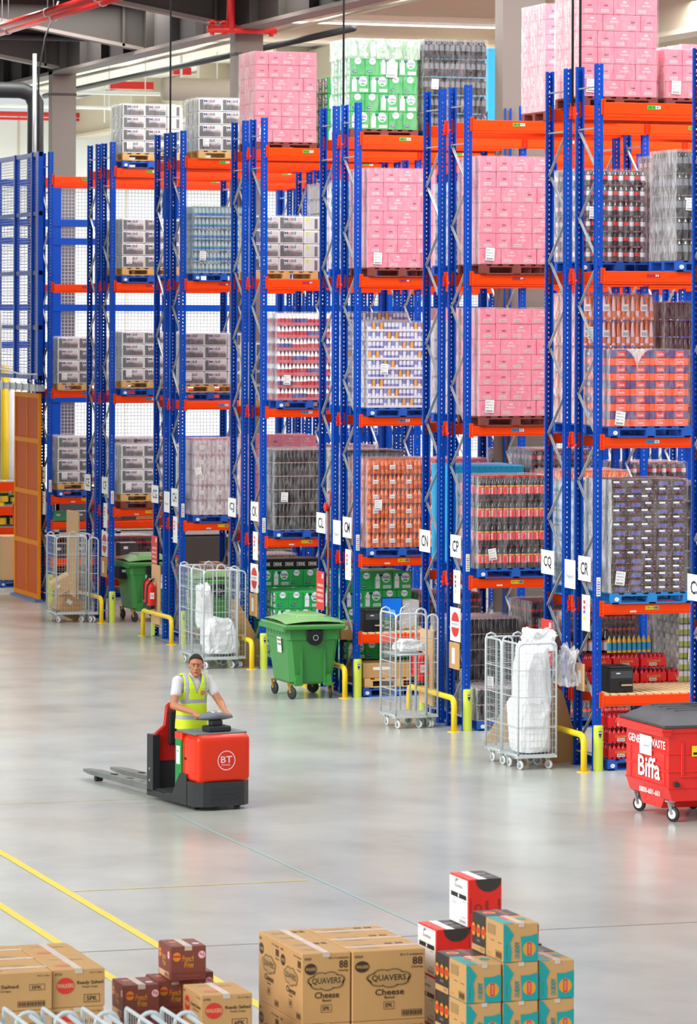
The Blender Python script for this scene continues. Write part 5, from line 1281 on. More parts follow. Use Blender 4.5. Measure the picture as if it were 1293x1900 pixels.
b = MB(); b.box(-.64, -hw - .002, .13, -.46, -hw + .1, .87, TRKG); b.build('green_post', tk)
b = MB(); b.box(-.6, -hw - .006, .55, -.5, -hw - .002, .78, WHITE); b.text('1203', (-.52, -hw - .008, .7), (-1, 0, 0), (0, 0, 1), .06, .03, GREYP); b.build('inspection_sticker', tk)
b = MB(); b.cbox(-.68, -hw + .03, .945, -.1, hw - .03, .975, .01, TRKY, 2); b.build('top_tray', tk)
b = MB(); b.disc((.0, .02, .63), (0, 1, 0), (0, 0, 1), .125, .125, PINKL, 28, .9); b.text('BT', (.001, -.06, .6), (0, 1, 0), (0, 0, 1), .16, .085, PINKL); b.text('TOYOTA', (.001, -.055, .562), (0, 1, 0), (0, 0, 1), .13, .022, PINKL)
for v in range(len(b.v)): b.v[v] = (b.v[v][0] + .0025, b.v[v][1], b.v[v][2])
b.build('round_emblem', tk)
# steering head
b = MB(); b.cbox(-.36, -.16, .975, -.14, .16, 1.05, .02, DARK, 2); b.cbox(-.34, -.08, 1.04, -.22, .08, 1.12, .02, DARK, 2); b.build('steering_column', tk)
b = MB(); n = 14; v = []
for (sx, sz) in ((0, 0),):
    secs = []
    for i in range(n + 1):
        yy = -.27 + .54 * i / n; q = abs(yy) / .27; rx = .1 * (1 - q ** 1.6) + .022; rz = .045 * (1 - q ** 1.5) + .016; zz = 1.15 + .025 * (1 - q) - .01 * q; xx = -.3 - .05 * q
        for k in range(10): a = 2 * math.pi * k / 10; secs.append((xx + rx * math.cos(a), yy, zz + rz * math.sin(a)))
    f = [(i * 10 + k, i * 10 + (k + 1) % 10, (i + 1) * 10 + (k + 1) % 10, (i + 1) * 10 + k) for i in range(n) for k in range(10)] + [tuple(range(9, -1, -1)), tuple(n * 10 + k for k in range(10))]
    b.raw(secs, f, TRKY, True)
b.build('steering_handle', tk)
b = MB(); b.cbox(-.34, -.06, 1.19, -.24, .06, 1.225, .012, PINKL, 2); b.build('control_panel', tk)
# step, side box and backrest
b = MB(); b.box(-1.5, -hw, .05, -.6, hw, .13, TRKB); b.box(-1.32, -hw + .04, .13, -.66, hw - .04, .15, RUBB); b.build('platform', tk)
b = MB(); b.box(-1.5, -hw, .1, -1.32, -hw + .1, .84, TRKB); b.box(-1.5, hw - .1, .1, -1.32, hw, .84, TRKB); b.box(-1.52, -hw + .1, .1, -1.36, hw - .1, .52, TRKB)
for z in (.25, .4): b.lathe([(.015, 0, GALV), (.015, -.01, GALV), (.001, -.011, GALV)], (-1.41, -hw, z), 8, 'y')
b.build('battery_box', tk)
b = MB(); b.prism([(-hw + .03, .5), (hw - .03, .5), (hw - .03, .82), (hw - .1, .88), (.2, .95), (.17, 1.2), (.12, 1.24), (-.12, 1.24), (-.17, 1.2), (-.2, .95), (-hw + .1, .88), (-hw + .03, .82)], 'x', -1.42, -1.35, TRKR)
b.cbox(-1.36, -.16, .7, -1.3, .16, 1.15, .02, DARK, 2); b.build('backrest', tk)
for s in (-1, 1):
    b = MB(); c = s * .2; z0, z1 = .075, .14
    b.raw([(-1.45, c - .09, z0), (-1.45, c + .09, z0), (-3.55, c + .09, z0 + .01), (-3.55, c - .09, z0 + .01), (-1.45, c - .09, z1 + .02), (-1.45, c + .09, z1 + .02), (-3.55, c + .09, z1), (-3.55, c - .09, z1),
           (-3.85, c - .05, z0 + .02), (-3.85, c + .05, z0 + .02), (-3.85, c + .05, z1 - .01), (-3.85, c - .05, z1 - .01)],
          [(0, 3, 2, 1), (4, 5, 6, 7), (0, 1, 5, 4), (1, 2, 6, 5), (3, 0, 4, 7), (3, 7, 11, 8), (2, 9, 10, 6), (7, 6, 10, 11), (3, 8, 9, 2), (8, 11, 10, 9)], FORK)
    for xx in (-2.1, -2.5, -3.0): b.box(xx, c - .03, z1 + .008, xx + .12, c + .03, z1 + .016, DARK)
    b.build('fork', tk)
    b = MB(); b.lathe([(.04, -.05, RUBB), (.04, .05, RUBB)], (-3.45, c, .041), 12, 'y'); b.build('load_wheel', tk)
for (xx, yy) in ((-.3, 0), (-.25, hw - .1), (-.25, -hw + .1)):
    b = MB(); b.lathe([(.07, -.03, RUBB), (.07, .03, RUBB)], (xx, yy, .071), 14, 'y'); b.build('wheel', tk)
# ---------------------------------------------------------------- the driver
PX, PY = -.93, -.03
def remesh(o, vs, it=2, fac=.5):
    m = o.modifiers.new('r', 'REMESH'); m.mode = 'VOXEL'; m.voxel_size = vs; m.use_smooth_shade = True
    s = o.modifiers.new('s', 'SMOOTH'); s.iterations = it; s.factor = fac
pe = thing('person', (0, 0, 0), 'man in a yellow hi-vis vest over a grey t-shirt, standing and steering the truck', 'person', None, TA)
pe.location = (TL[0] + PX * math.cos(TA) - PY * math.sin(TA), TL[1] + PX * math.sin(TA) + PY * math.cos(TA), .15)
# local frame: +x the way he faces, +y his left, z up from the platform
SH = 1.43; HC = (.085, .03, 1.60)
b = MB()
b.ell((0, 0, .95), .13, .17, .14, SKIN); b.ell((.01, 0, 1.12), .12, .155, .17, SKIN); b.ell((.03, 0, 1.3), .125, .18, .17, SKIN); b.cap((.02, -.14, SH - .01), (.02, .14, SH - .01), .065, .065, SKIN)
b.cap((.035, .0, 1.42), (.075, .02, 1.55), .064, .06, SKIN)
for s in (-1, 1):
    b.cap((0, s * .09, .9), (.03, s * .1, .5), .095, .062, SKIN); b.cap((.03, s * .1, .5), (.0, s * .11, .09), .06, .042, SKIN); b.cap((-.03, s * .11, .045), (.14, s * .13, .035), .042, .035, SKIN)
HND = {-1: (.57, -.2, 1.01), 1: (.57, .235, 1.01)}
ELB = {-1: (.17, -.33, 1.12), 1: (.2, .325, 1.12)}
for s in (-1, 1):
    sh = (.03, s * .205, SH - .02); el = ELB[s]; wr = (HND[s][0] - .07, HND[s][1] - s * .0, HND[s][2] + .045)
    b.cap((.03, s * .16, SH - .03), sh, .068, .066, SKIN); b.cap(sh, el, .06, .05, SKIN)
    mid = tuple(el[i] * .65 + wr[i] * .35 for i in range(3)); b.cap(el, mid, .05, .046, SKIN); b.cap(mid, wr, .046, .03, SKIN)
    hx, hy, hz = HND[s]
    # palm on top of the grip, fingers curling over its front, thumb along the inner side
    b.cap((wr[0], wr[1], wr[2]), (hx - .02, hy, hz + .028), .028, .03, SKIN); b.ell((hx - .005, hy, hz + .02), .042, .044, .022, SKIN)
    for i, dy in enumerate((-.033, -.011, .011, .031)):
        L = (.034, .04, .038, .03)[i if s < 0 else 3 - i]
        a = (hx + .028, hy + dy, hz + .024); c = (hx + .028 + L * .75, hy + dy * 1.05, hz + .004); d = (hx + .024 + L * .6, hy + dy * 1.05, hz - .026)
        b.cap(a, c, .0095, .0088, SKIN, 8); b.cap(c, d, .0088, .0075, SKIN, 8)
    b.cap((hx - .025, hy - s * .035, hz + .018), (hx + .01, hy - s * .055, hz + .006), .013, .011, SKIN, 8); b.cap((hx + .01, hy - s * .055, hz + .006), (hx + .035, hy - s * .05, hz - .008), .011, .009, SKIN, 8)
hx, hy, hz = HC; HS = 1.09
def hscale(b, start=0):
    ca_, sa_ = math.cos(-.45), math.sin(-.45)
    for i in range(start, len(b.v)):
        d = [(b.v[i][q] - HC[q]) * HS for q in range(3)]; b.v[i] = (HC[0] - .01 + d[0] * ca_ - d[1] * sa_, HC[1] + d[0] * sa_ + d[1] * ca_, HC[2] + d[2])
st_ = len(b.v)
b.ell((hx - .012, hy, hz + .03), .098, .077, .105, SKIN, 20, 14); b.ell((hx + .02, hy, hz - .045), .07, .062, .085, SKIN, 18, 12); b.ell((hx + .055, hy, hz - .1), .03, .034, .024, SKIN)
b.cap((hx + .082, hy, hz + .02), (hx + .108, hy, hz - .022), .009, .014, SKIN, 10); b.ell((hx + .098, hy - .013, hz - .027), .012, .009, .008, SKIN); b.ell((hx + .098, hy + .013, hz - .027), .012, .009, .008, SKIN)
b.ell((hx + .076, hy - .03, hz + .034), .014, .024, .008, SKIN); b.ell((hx + .076, hy + .03, hz + .034), .014, .024, .008, SKIN)
b.ell((hx + .062, hy - .035, hz - .02), .02, .02, .02, SKIN); b.ell((hx + .062, hy + .035, hz - .02), .02, .02, .02, SKIN)
b.ell((hx + .083, hy, hz - .062), .012, .026, .009, SKIN)
for s in (-1, 1): b.ell((hx - .01, hy + s * .08, hz - .005), .016, .008, .03, SKIN); b.ell((hx - .016, hy + s * .086, hz + .002), .012, .006, .022, SKIN)
hscale(b, st_)
body = b.build('body', pe); remesh(body, .0055, 2, .4)
b = MB(); 
for s in (-1, 1):
    b.ell((hx + .081, hy + s * .031, hz + .013), .009, .0125, .0048, mat('eye_white', '#9a8c82', .5), 10, 6); b.ell((hx + .087, hy + s * .031, hz + .013), .0055, .0058, .0055, BLACK, 8, 6)
hscale(b); b.build('eyes', pe)
b = MB(); LIP = mat('lips', '#9c4b42', .5); b.ell((hx + .09, hy, hz - .059), .007, .022, .0045, LIP, 12, 6); b.ell((hx + .089, hy, hz - .068), .008, .02, .0055, LIP, 12, 6); hscale(b); b.build('lips', pe)
b = MB()
for s in (-1, 1): b.cap((hx + .088, hy + s * .014, hz + .034), (hx + .078, hy + s * .05, hz + .036), .006, .0045, HAIR, 8)
hscale(b); b.build('eyebrows', pe)
b = MB(); 
v = []; f = []; nn = 20
for i in range(9):
    ph = math.radians(0 + i * 8.6)
    for j in range(nn):
        a = 2 * math.pi * j / nn; fr = math.cos(a); lim = ph * (1.0 if fr < .2 else 1 - .24 * (fr - .2) / .8); 
        if fr < -.2: lim = ph * 1.45
        v.append((hx - .013 + .106 * math.sin(lim) * math.cos(a), hy + .085 * math.sin(lim) * math.sin(a), hz + .03 + .114 * math.cos(lim)))
for i in range(8):
    for j in range(nn): f.append((i * nn + j, i * nn + (j + 1) % nn, (i + 1) * nn + (j + 1) % nn, (i + 1) * nn + j))
b.raw(v, f, HAIR, True); hscale(b); o = b.build('hair', pe); m = o.modifiers.new('s', 'SOLIDIFY'); m.thickness = .008; m.offset = 0
for nm in ('eyes', 'lips', 'eyebrows', 'hair'): pass
# t-shirt
b = MB(); b.ell((.0, 0, 1.0), .14, .178, .16, TEE); b.ell((.01, 0, 1.12), .137, .172, .2, TEE); b.ell((.03, 0, 1.3), .138, .193, .17, TEE); b.cap((.02, -.14, SH - .01), (.02, .14, SH - .01), .075, .075, TEE); b.cap((.035, 0, 1.42), (.045, .003, 1.47), .075, .07, TEE)
for s in (-1, 1):
    sh = Vector((.03, s * .205, SH - .02)); el = Vector(ELB[s]); b.cap((.03, s * .15, SH - .03), tuple(sh), .08, .078, TEE); b.cap(tuple(sh), tuple(sh + (el - sh) * .5), .076, .07, TEE)
o = b.build('t_shirt', pe); remesh(o, .009, 2)
b = MB()
b.ell((0, 0, .92), .145, .185, .14, TROU)
for s in (-1, 1): b.cap((0, s * .09, .88), (.03, s * .1, .5), .11, .08, TROU); b.cap((.03, s * .1, .5), (0, s * .11, .1), .078, .065, TROU)
o = b.build('trousers', pe); remesh(o, .012, 2)
for s in (-1, 1):
    b = MB(); b.ell((.05, s * .125, .045), .14, .052, .05, BLACK); b.cbox(-.09, s * .125 - .05, 0, .19, s * .125 + .05, .03, .015, BLACK, 2); b.cap((-.02, s * .11, .06), (-.02, s * .11, .14), .055, .052, BLACK); b.build('shoe', pe)
# vest: lofted shell with open neck and arm holes
rows = [(.80, .205, .165, .0), (.86, .205, .165, .0), (.95, .198, .16, .0), (1.05, .192, .155, .005), (1.15, .19, .15, .01), (1.25, .2, .15, .02), (1.33, .212, .152, .03), (1.4, .222, .145, .03), (1.455, .215, .125, .03), (1.49, .19, .095, .03), (1.512, .15, .06, .03), (1.52, .12, .03, .035)]
NA = 132; NR = 130; V = []; b = MB()
def rw(t):
    z = rows[0][0] + t * (rows[-1][0] - rows[0][0])
    for i in range(len(rows) - 1):
        if rows[i][0] <= z <= rows[i + 1][0]:
            q = (z - rows[i][0]) / (rows[i + 1][0] - rows[i][0]); return [rows[i][j] * (1 - q) + rows[i + 1][j] * q for j in range(4)]
    return rows[-1]
for i in range(NR + 1):
    z, ry, rx, cx = rw(i / NR)
    for j in range(NA):
        a = 2 * math.pi * j / NA; wv = 1 + .012 * math.sin(a * 5 + z * 9) + .02 * max(0, 1.0 - z) * math.sin(a * 9)
        V.append((cx + rx * wv * math.copysign(abs(math.cos(a)) ** .85, math.cos(a)), ry * wv * math.copysign(abs(math.sin(a)) ** .9, math.sin(a)), z))
fy, fg = [], []
for i in range(NR):
    for j in range(NA):
        q = (i * NA + j, i * NA + (j + 1) % NA, (i + 1) * NA + (j + 1) % NA, (i + 1) * NA + j); c = [sum(V[k][d] for k in q) / 4 for d in range(3)]
        if c[2] > 1.27 and abs(c[1]) > .165 and not (c[2] > 1.49): continue
        if c[2] > 1.24 and c[0] > .03 and abs(c[1]) < (c[2] - 1.24) * .36: continue
        if c[2] > 1.47 and abs(c[1]) < .07: continue
        g = (.93 < c[2] < .975) or (1.13 < c[2] < 1.18) or (.105 < abs(c[1]) < .15 and c[2] > 1.15)
        (fg if g else fy).append(q)
b.raw(V, fy, HIVIS, True); b.raw(V, fg, REFL, True)
b2 = MB(); b2 = b; o = b.build('vest', pe); m = o.modifiers.new('s', 'SOLIDIFY'); m.thickness = .006; m.offset = 1
b = MB(); x = .183; b.box(.166, .055, 1.245, .184, .095, 1.29, REDI); b.box(.1838, .062, 1.26, .1848, .088, 1.264, PINKL); b.box(.1838, .062, 1.27, .1848, .088, 1.274, PINKL); b.build('chest_badge', pe)
# ---------------------------------------------------------------- printed cartons in the foreground
def face_at(side, w, d):
    if side == 'f': return (lambda a, z, e=0: (a, -.0008 - e, z)), (1, 0, 0), (0, 0, 1), w
    return (lambda a, z, e=0: (-.0008 - e, d - a, z)), (0, -1, 0), (0, 0, 1), d
def rect(b, at, a0, z0, a1, z1, m, e=0): b.face([at(a0, z0, e), at(a1, z0, e), at(a1, z1, e), at(a0, z1, e)], m)
def outline(b, at, a0, z0, a1, z1, t, m, e=0):
    rect(b, at, a0, z0, a1, z0 + t, m, e); rect(b, at, a0, z1 - t, a1, z1, m, e); rect(b, at, a0, z0, a0 + t, z1, m, e); rect(b, at, a1 - t, z0, a1, z1, m, e)
def barcode(b, at, a0, z0, a1, z1, m):
    outline(b, at, a0, z0, a1, z1, .003, m); x = a0 + .008; i = 0
    while x < a1 - .01: ww = (.004, .007, .003, .009)[i % 4]; rect(b, at, x, z0 + .008, x + ww, z1 - .008, m, .0002); x += ww + (.004, .003, .006)[i % 3]; i += 1
def seam(b, w, d, h, along='x'):
    if along == 'x': b.box(.004, d / 2 - .002, h - .0005, w - .004, d / 2 + .002, h + .0006, CARDD); b.box(.004, d / 2 - .03, h, w - .004, d / 2 + .03, h + .001, TAPE)
    else: b.box(w / 2 - .002, .004, h - .0005, w / 2 + .002, d - .004, h + .0006, CARDD); b.box(w / 2 - .03, .004, h, w / 2 + .03, d - .004, h + .001, TAPE); b.box(w / 2 - .03, -.0012, h - .035, w / 2 + .03, .001, h, TAPE)
def cloud(b, at, cx, cz, rx, rz, m, e):
    b.disc(at(cx, cz, e), UX, (0, 0, 1), rx, rz * .8, m, 24)
    for q in range(7):
        a = 2 * math.pi * q / 7 + .3; b.disc(at(cx + rx * .66 * math.cos(a), cz + rz * .55 * math.sin(a), e), UX, (0, 0, 1), rx * .42, rz * .5, m, 14)
def box_cheese(w, d, h):
    global UX
    b = MB(); b.cbox(.002, .002, .001, w - .002, d - .002, h - .001, .006, CARDL if False else CARD)
    for s in 'fl':
        at, UX, UZ, L = face_at(s, w, d); C = L / 2
        k = min(L / .42, 1.15)
        b.text('47629', at(.02, h - .055), UX, UZ, .06 * k, .02, BROWNP); b.text('20 x 5 multipacks', at(L - .02 - .17 * k, h - .055), UX, UZ, .17 * k, .02, BROWNP)
        b.disc(at(.02 + .055 * k, h - .125), UX, UZ, .052 * k, .045, BROWNP, 20); b.text('WALKERS', at(.02 + .012 * k, h - .138, .0004), UX, UZ, .088 * k, .026, CARD)
        b.text('88', at(L - .03 - .07 * k, h - .125), UX, UZ, .075 * k, .06, BROWNP); b.text('Clearing', at(L - .03 - .08 * k, h - .155), UX, UZ, .085 * k, .02, BROWNP)
        cz = h * .60; rx = .155 * k
        cloud(b, at, C, cz, rx, .075, mat('cloud_edge', '#7a5f3a', .7), 0); cloud(b, at, C, cz, rx * .9, .064, mat('cloud_fill', '#b5905c', .7), .0008)
        b.text('QUAVERS', at(C - rx * .8, cz - .028, .0016), UX, UZ, rx * 1.6, .056, BROWNP)
        b.text('Cheese', at(C - .1 * k, h * .36), UX, UZ, .21 * k, .05, BROWNP); b.text('flavour', at(C - .035 * k, h * .31), UX, UZ, .08 * k, .022, BROWNP)
        outline(b, at, C - .045, h * .16, C + .045, h * .27, .003, BROWNP); b.text('5PK', at(C - .032, h * .185), UX, UZ, .062, .035, BROWNP)
        if s == 'f' and w > .5: barcode(b, at, L - .2, .03, L - .03, .08, BROWNP)
        if s == 'l': barcode(b, at, L - .14, .03, L - .03, .08, BROWNP)
    seam(b, w, d, h, 'x' if w > .5 else 'y')
    b.text('WALKERS', (w * .15, d * .25, h + .0008), (1, 0, 0), (0, 1, 0), w * .3, d * .12, mat('faded_print', '#a58f78')); b.text('88 88', (w * .6, d * .7, h + .0008), (1, 0, 0), (0, 1, 0), w * .25, d * .14, BROWNP); b.text('QUAVERS', (w * .15, d * .62, h + .0008), (1, 0, 0), (0, 1, 0), w * .3, d * .16, mat('faded_print', '#a58f78'))
    return b.mesh('carton')
def box_crisps(w, d, h, code, pk, logo=True):
    b = MB(); b.cbox(.002, .002, .001, w - .002, d - .002, h - .001, .006, CARD)
    for s in 'fl':
        at, ux, uz, L = face_at(s, w, d)
        b.text(code, at(.02, h - .045), ux, uz, .055, .018, BROWNP); b.text('24 x 5 x 25g e', at(L - .12, h - .04), ux, uz, .1, .014, BROWNP)
        if logo:
            b.disc(at(L * .25, h * .57), ux, uz, min(.07, L * .18), .062, REDI, 24); b.text('WALKERS', at(L * .25 - min(.065, L * .165), h * .52, .0004), ux, uz, min(.13, L * .33), .032, CARDL)
            t0, t1 = L * .47, L * .96
        else: t0, t1 = L * .08, L * .56
        b.text('Ready Salted', at(t0, h * .57), ux, uz, t1 - t0, .034, BROWNP); b.text('Potato Crisps', at(t0 + (t1 - t0) * .2, h * .49), ux, uz, (t1 - t0) * .6, .018, BROWNP)
        if logo: outline(b, at, L * .6, h * .12, L * .9, h * .33, .004, BROWNP); b.text(pk, at(L * .65, h * .16), ux, uz, L * .2, h * .12, BROWNP)
        else: outline(b, at, L * .7, h * .52, L * .9, h * .68, .003, BROWNP); b.text(pk, at(L * .73, h * .55), ux, uz, L * .13, h * .09, BROWNP); barcode(b, at, L * .55, h * .1, L * .9, h * .25, BROWNP)
    seam(b, w, d, h, 'x' if w > .5 else 'y')
    b.disc((w * .3, d * .3, h + .001), (1, 0, 0), (0, 1, 0), .06, .05, mat('faint_red_print', '#d8765a', .6), 16); b.text('5PK', (w * .6, d * .65, h + .001), (1, 0, 0), (0, 1, 0), .1, .06, mat('faded_print', '#a58f78')); b.text('Ready Salted', (w * .2, d * .72, h + .001), (1, 0, 0), (0, 1, 0), w * .4, .04, mat('faded_print', '#a58f78'))
    return b.mesh('carton')
def box_fries(w, d, h):
    b = MB(); b.cbox(.002, .002, .001, w - .002, d - .002, h - .001, .006, GBRO)
    for s in 'fl':
        at, ux, uz, L = face_at(s, w, d)
        n = int(L / .013)
        for i in range(n): rect(b, at, .008 + i * .013, h * .26, .008 + i * .013 + .005, h - .01, GBRS)
        if s == 'l':
            rect(b, at, L * .08, .02, L * .9, h * .24, CARDL, .0002); rect(b, at, L * .55, .025, L * .87, h * .2, GBRS, .0004); outline(b, at, L * .55, .025, L * .87, h * .2, .003, BROWNP, .0006)
        else: b.text('Worcester Sauce', at(L * .2, h * .12, .0004), ux, uz, L * .6, h * .07, GBRS); b.text('corn & potato sticks', at(L * .25, h * .05, .0004), ux, uz, L * .5, h * .04, GBRS)
        q = .8 if s == 'f' else .7; r = min(.034, L * .12)
        b.disc(at(L * .18, h * .7, .0006), ux, uz, r, .036, GOLD, 18); rect(b, at, L * .18 - r * 1.15, h * .68, L * .18 + r * 1.15, h * .74, REDI, .0008)
        b.disc(at(L * .87, h * .74, .0006), ux, uz, r * .85, .03, PINKL, 18); b.text('9g', at(L * .87 - r * .6, h * .7, .0008), ux, uz, r * 1.2, .028, REDI)
        b.text('French', at(L * .32, h * .56, .0008), ux, (0, 0, 1) if s == 'l' else (.15, 0, 1), L * .32, h * .17, GOLD); b.text('Fries', at(L * .38, h * .38, .0008), ux, (0, 0, 1) if s == 'l' else (.15, 0, 1), L * .26, h * .17, GOLD)
    seam(b, w, d, h, 'y'); b.disc((w * .25, d * .6, h + .001), (1, 0, 0), (0, 1, 0), .035, .04, mat('faint_red_print', '#d8765a'), 14); b.text('French', (w * .12, d * .25, h + .001), (1, 0, 0), (0, 1, 0), .09, .05, mat('faint_gold', '#b98a4a')); b.disc((w * .8, d * .3, h + .001), (1, 0, 0), (0, 1, 0), .03, .035, PINKL, 14)
    return b.mesh('carton')
def box_teal(w, d, h):
    b = MB(); b.cbox(.002, .002, .001, w - .002, d - .002, h - .001, .006, CARD)
    at, ux, uz, L = face_at('f', w, d); E = .0004
    b.face([at(0.003, .003), at(L * .22, .003), at(L * .24, h * .3), at(L * .2, h * .5), at(L * .3, h * .72), at(L * .12, h * .95), at(.003, h - .003)], TEAL)
    b.face([at(L * .54, .003), at(L - .003, .003), at(L - .003, h * .4), at(L * .99, h * .72), at(L * .9, h * .7), at(L * .75, h * .66), at(L * .5, h * .66), at(L * .52, h * .35)], TEAL)
    b.disc(at(L * .74, h * .33, E), ux, uz, L * .18, h * .18, GOLD, 20); rect(b, at, L * .68, h * .16, L * .8, h * .5, REDI, E * 2); b.text("WALKERS", at(L * .77, h * .2, E * 4), (0, 0, 1), (-1, 0, 0), h * .26, L * .06, CARDL)
    b.text('OUIDDY', at(L * .46, h * .1, E), (0, 0, 1), (-1, 0, 0), h * .42, L * .12, TEAL); b.text('OUIDDY', at(L * .465, h * .1, E * .5), (0, 0, 1), (-1, 0, 0), h * .43, L * .13, BROWNP)
    b.text('prawn flavour crisps', at(L * .12, h * .1, E), (0, 0, 1), (-1, 0, 0), h * .35, L * .03, BROWNP)
    at, ux, uz, L = face_at('l', w, d)
    rect(b, at, L * .12, h * .62, L * .55, h * .88, mat('print_smudge', '#a38358', .7)); rect(b, at, L * .3, h * .47, L * .5, h * .485, BROWNP); rect(b, at, L * .7, h * .47, L * .9, h * .485, BROWNP)
    for i in range(5): rect(b, at, L * .1, h * .52 - i * .0, L * .25, h * .522, BROWNP)
    barcode(b, at, L * .58, h * .06, L * .92, h * .26, BROWNP); outline(b, at, L * .12, h * .1, L * .3, h * .13, .001, BROWNP)
    b.box(.003, .003, h - .001, w * .32, d - .003, h + .0008, TEAL); b.box(w * .42, .003, h, w * .62, d, h + .0014, TAPE); b.disc((w * .78, d * .55, h + .001), (1, 0, 0), (0, 1, 0), .04, .05, TEAL, 14); b.box(w * .3, d * .55, h, w * .42, d * .9, h + .001, REDI)
    b.box(w * .44, -.0015, h - .03, w * .6, 0, h, TAPE)
    return b.mesh('carton')
def box_black(w, d, h):
    b = MB(); b.cbox(.002, .002, .001, w - .002, d - .002, h - .001, .006, BLKC)
    for s in 'fl':
        at, ux, uz, L = face_at(s, w, d)
        for a in (.06, .5, .94): 
            r = L * .14; b.disc(at(L * a if 0 < L * a - r and L * a + r < L else (r if a < .5 else L - r), h * .55, .0004), ux, uz, r, h * .17, GOLD, 18); a2 = (L * a if 0 < L * a - r and L * a + r < L else (r if a < .5 else L - r)); rect(b, at, a2 - r * .8, h * .48, a2 + r * .8, h * .64, REDI, .0008)
        b.text('MAX', at(L * .38, h * .26, .0004), ux, uz, L * .25, h * .07, GREYP); rect(b, at, .004, .004, L - .004, h * .17, CARD, .0002); barcode(b, at, L * .6, .01, L * .92, h * .16, BROWNP)
    b.disc((w * .3, d * .5, h + .0012), (1, 0, 0), (0, 1, 0), .05, .06, GOLD, 16); b.box(w * .2, d * .35, h, w * .4, d * .65, h + .0016, REDI); b.box(w * .55, .003, h - .001, w * .75, d, h + .001, mat('dark_red_strip', '#7a2a2a'))
    return b.mesh('carton')
def box_red(w, d, h):
    b = MB(); b.cbox(.002, .002, .001, w - .002, d - .002, h - .001, .006, REDX)
    at, ux, uz, L = face_at('l', w, d); rect(b, at, .008, .008, L - .008, h - .012, WHITE)
    b.text('Doritos', at(L * .3, h * .76, .0004), ux, uz, L * .42, h * .07, BLACK); b.face([at(L * .3, h * .84, .0003), at(L * .52, h * .93, .0003), at(L * .35, h * .95, .0003)], GREYP); rect(b, at, L * .1, h * .55, L * .92, h * .645, BLACK, .0004); b.disc(at(L * .5, h * .6, .0008), ux, uz, .015, .018, WHITE, 10)
    rect(b, at, L * .2, h * .5, L * .3, h * .51, BLACK, .0004); rect(b, at, L * .7, h * .5, L * .85, h * .51, BLACK, .0004); b.text('71374', at(L * .65, h * .16, .0004), ux, uz, L * .22, h * .03, BLACK); barcode(b, at, L * .55, h * .04, L * .92, h * .13, BLACK); rect(b, at, L * .15, h * .4, L * .4, h * .47, SILV, .0004)
    at, ux, uz, L = face_at('f', w, d)
    P = [at(L * .6 + L * .38 * math.cos(math.pi + math.pi * q / 12), h + .0 - .001 - h * .26 * math.sin(math.pi * q / 12) * 1.0 if False else h - .002 - h * .26 * math.sin(math.pi * q / 12)) for q in range(13)]; b.face(P, BLKC)
    b.text('71374', at(L * .95, h * .35, .0004), (0, 0, 1), (-1, 0, 0), h * .22, L * .07, BLACK); b.text('Doritos', at(L * .6, h * .3, .0004), (0, 0, 1), (-1, 0, 0), h * .25, L * .12, mat('dark_red_strip', '#7a2a2a')); b.text('CHILLI', at(L * .1, h * .3, .0004), (0, 0, 1), (-1, 0, 0), h * .3, L * .05, mat('dark_red_strip', '#7a2a2a')); b.disc(at(L * .3, h * .4, .0004), ux, uz, .03, .035, mat('dark_red_strip', '#7a2a2a'), 14, .7)
    b.box(w * .32, .002, h - .001, w * .55, d - .002, h + .001, WHITE); b.box(w * .55, .002, h - .001, w - .003, d - .002, h + .0012, BLKC); b.box(w * .6, d * .3, h, w * .9, d * .36, h + .0016, GREYP); b.box(w * .6, d * .6, h, w * .85, d * .7, h + .0016, GREYP)
    return b.mesh('carton')
def fb(me, x, y, z, label, group, rz=0, name='carton'):
    return tag(put(me, name, None, (x, y, z), rz), label, 'box', group)
def fpal(x, y, w, d, label):
    tag(put(pallet_mesh(WOOD, w, d, .15, False), 'pallet', None, (x, y, 0)), label, 'pallet', 'pallets under the foreground cartons')
ORD = ['front', 'second', 'third', 'fourth', 'fifth', 'sixth']
# cheese snack cartons
x0, y0 = floor_at(560, 1770, 1.27); h = .558; zt = 1.27
CA = box_cheese(.405, .58, h); CB = box_cheese(.612, .385, h)
fpal(x0 - .03, y0 - .02, 1.06, 1.22, 'wooden pallet under the tall tan snack cartons, bottom centre')
for L in range(2):
    z = zt - h * (L + 1) + (.0 if L == 0 else 0); tier = ('top', 'lower')[L]
    for j in range(2): fb(CA, x0, y0 + j * .583, z, 'tan cheese snack carton, %s tier, left column, %s one' % (tier, ('front', 'rear')[j]), 'tan cheese snack cartons')
    for j in range(3): fb(CB, x0 + .412, y0 - .01 + j * .39, z, 'wide tan cheese snack carton, %s tier, right column, %s one' % (tier, ORD[j]), 'tan cheese snack cartons')
# ready salted cartons on the left
x0, y0 = floor_at(97, 1800, 1.318); h = .292
CA = box_crisps(.412, .6, h, '47121', '5PK'); CB = box_crisps(.6, .405, h, '47121', '5PK', False)
fpal(x0 - .62, y0 - .01, 1.05, 1.25, 'wooden pallet under the crisp cartons in the bottom left corner')
for L in range(4):
    z = .15 + h * L; tier = ('bottom', 'second', 'third', 'top')[L]
    for j in range(2): fb(CA, x0 + (0 if L == 3 else -.008), y0 + j * .603, z, 'tan crisp carton with red logo, %s tier at the left corner, %s one' % (tier, ('front', 'rear')[j]), 'tan crisp cartons with red logo')
    for j in range(3): fb(CB, x0 - .605, y0 - .03 + j * .41, z, 'tan crisp carton without red logo, %s tier at the left corner, %s one' % (tier, ('front', 'middle', 'rear')[j]), 'tan crisp cartons at the left edge')
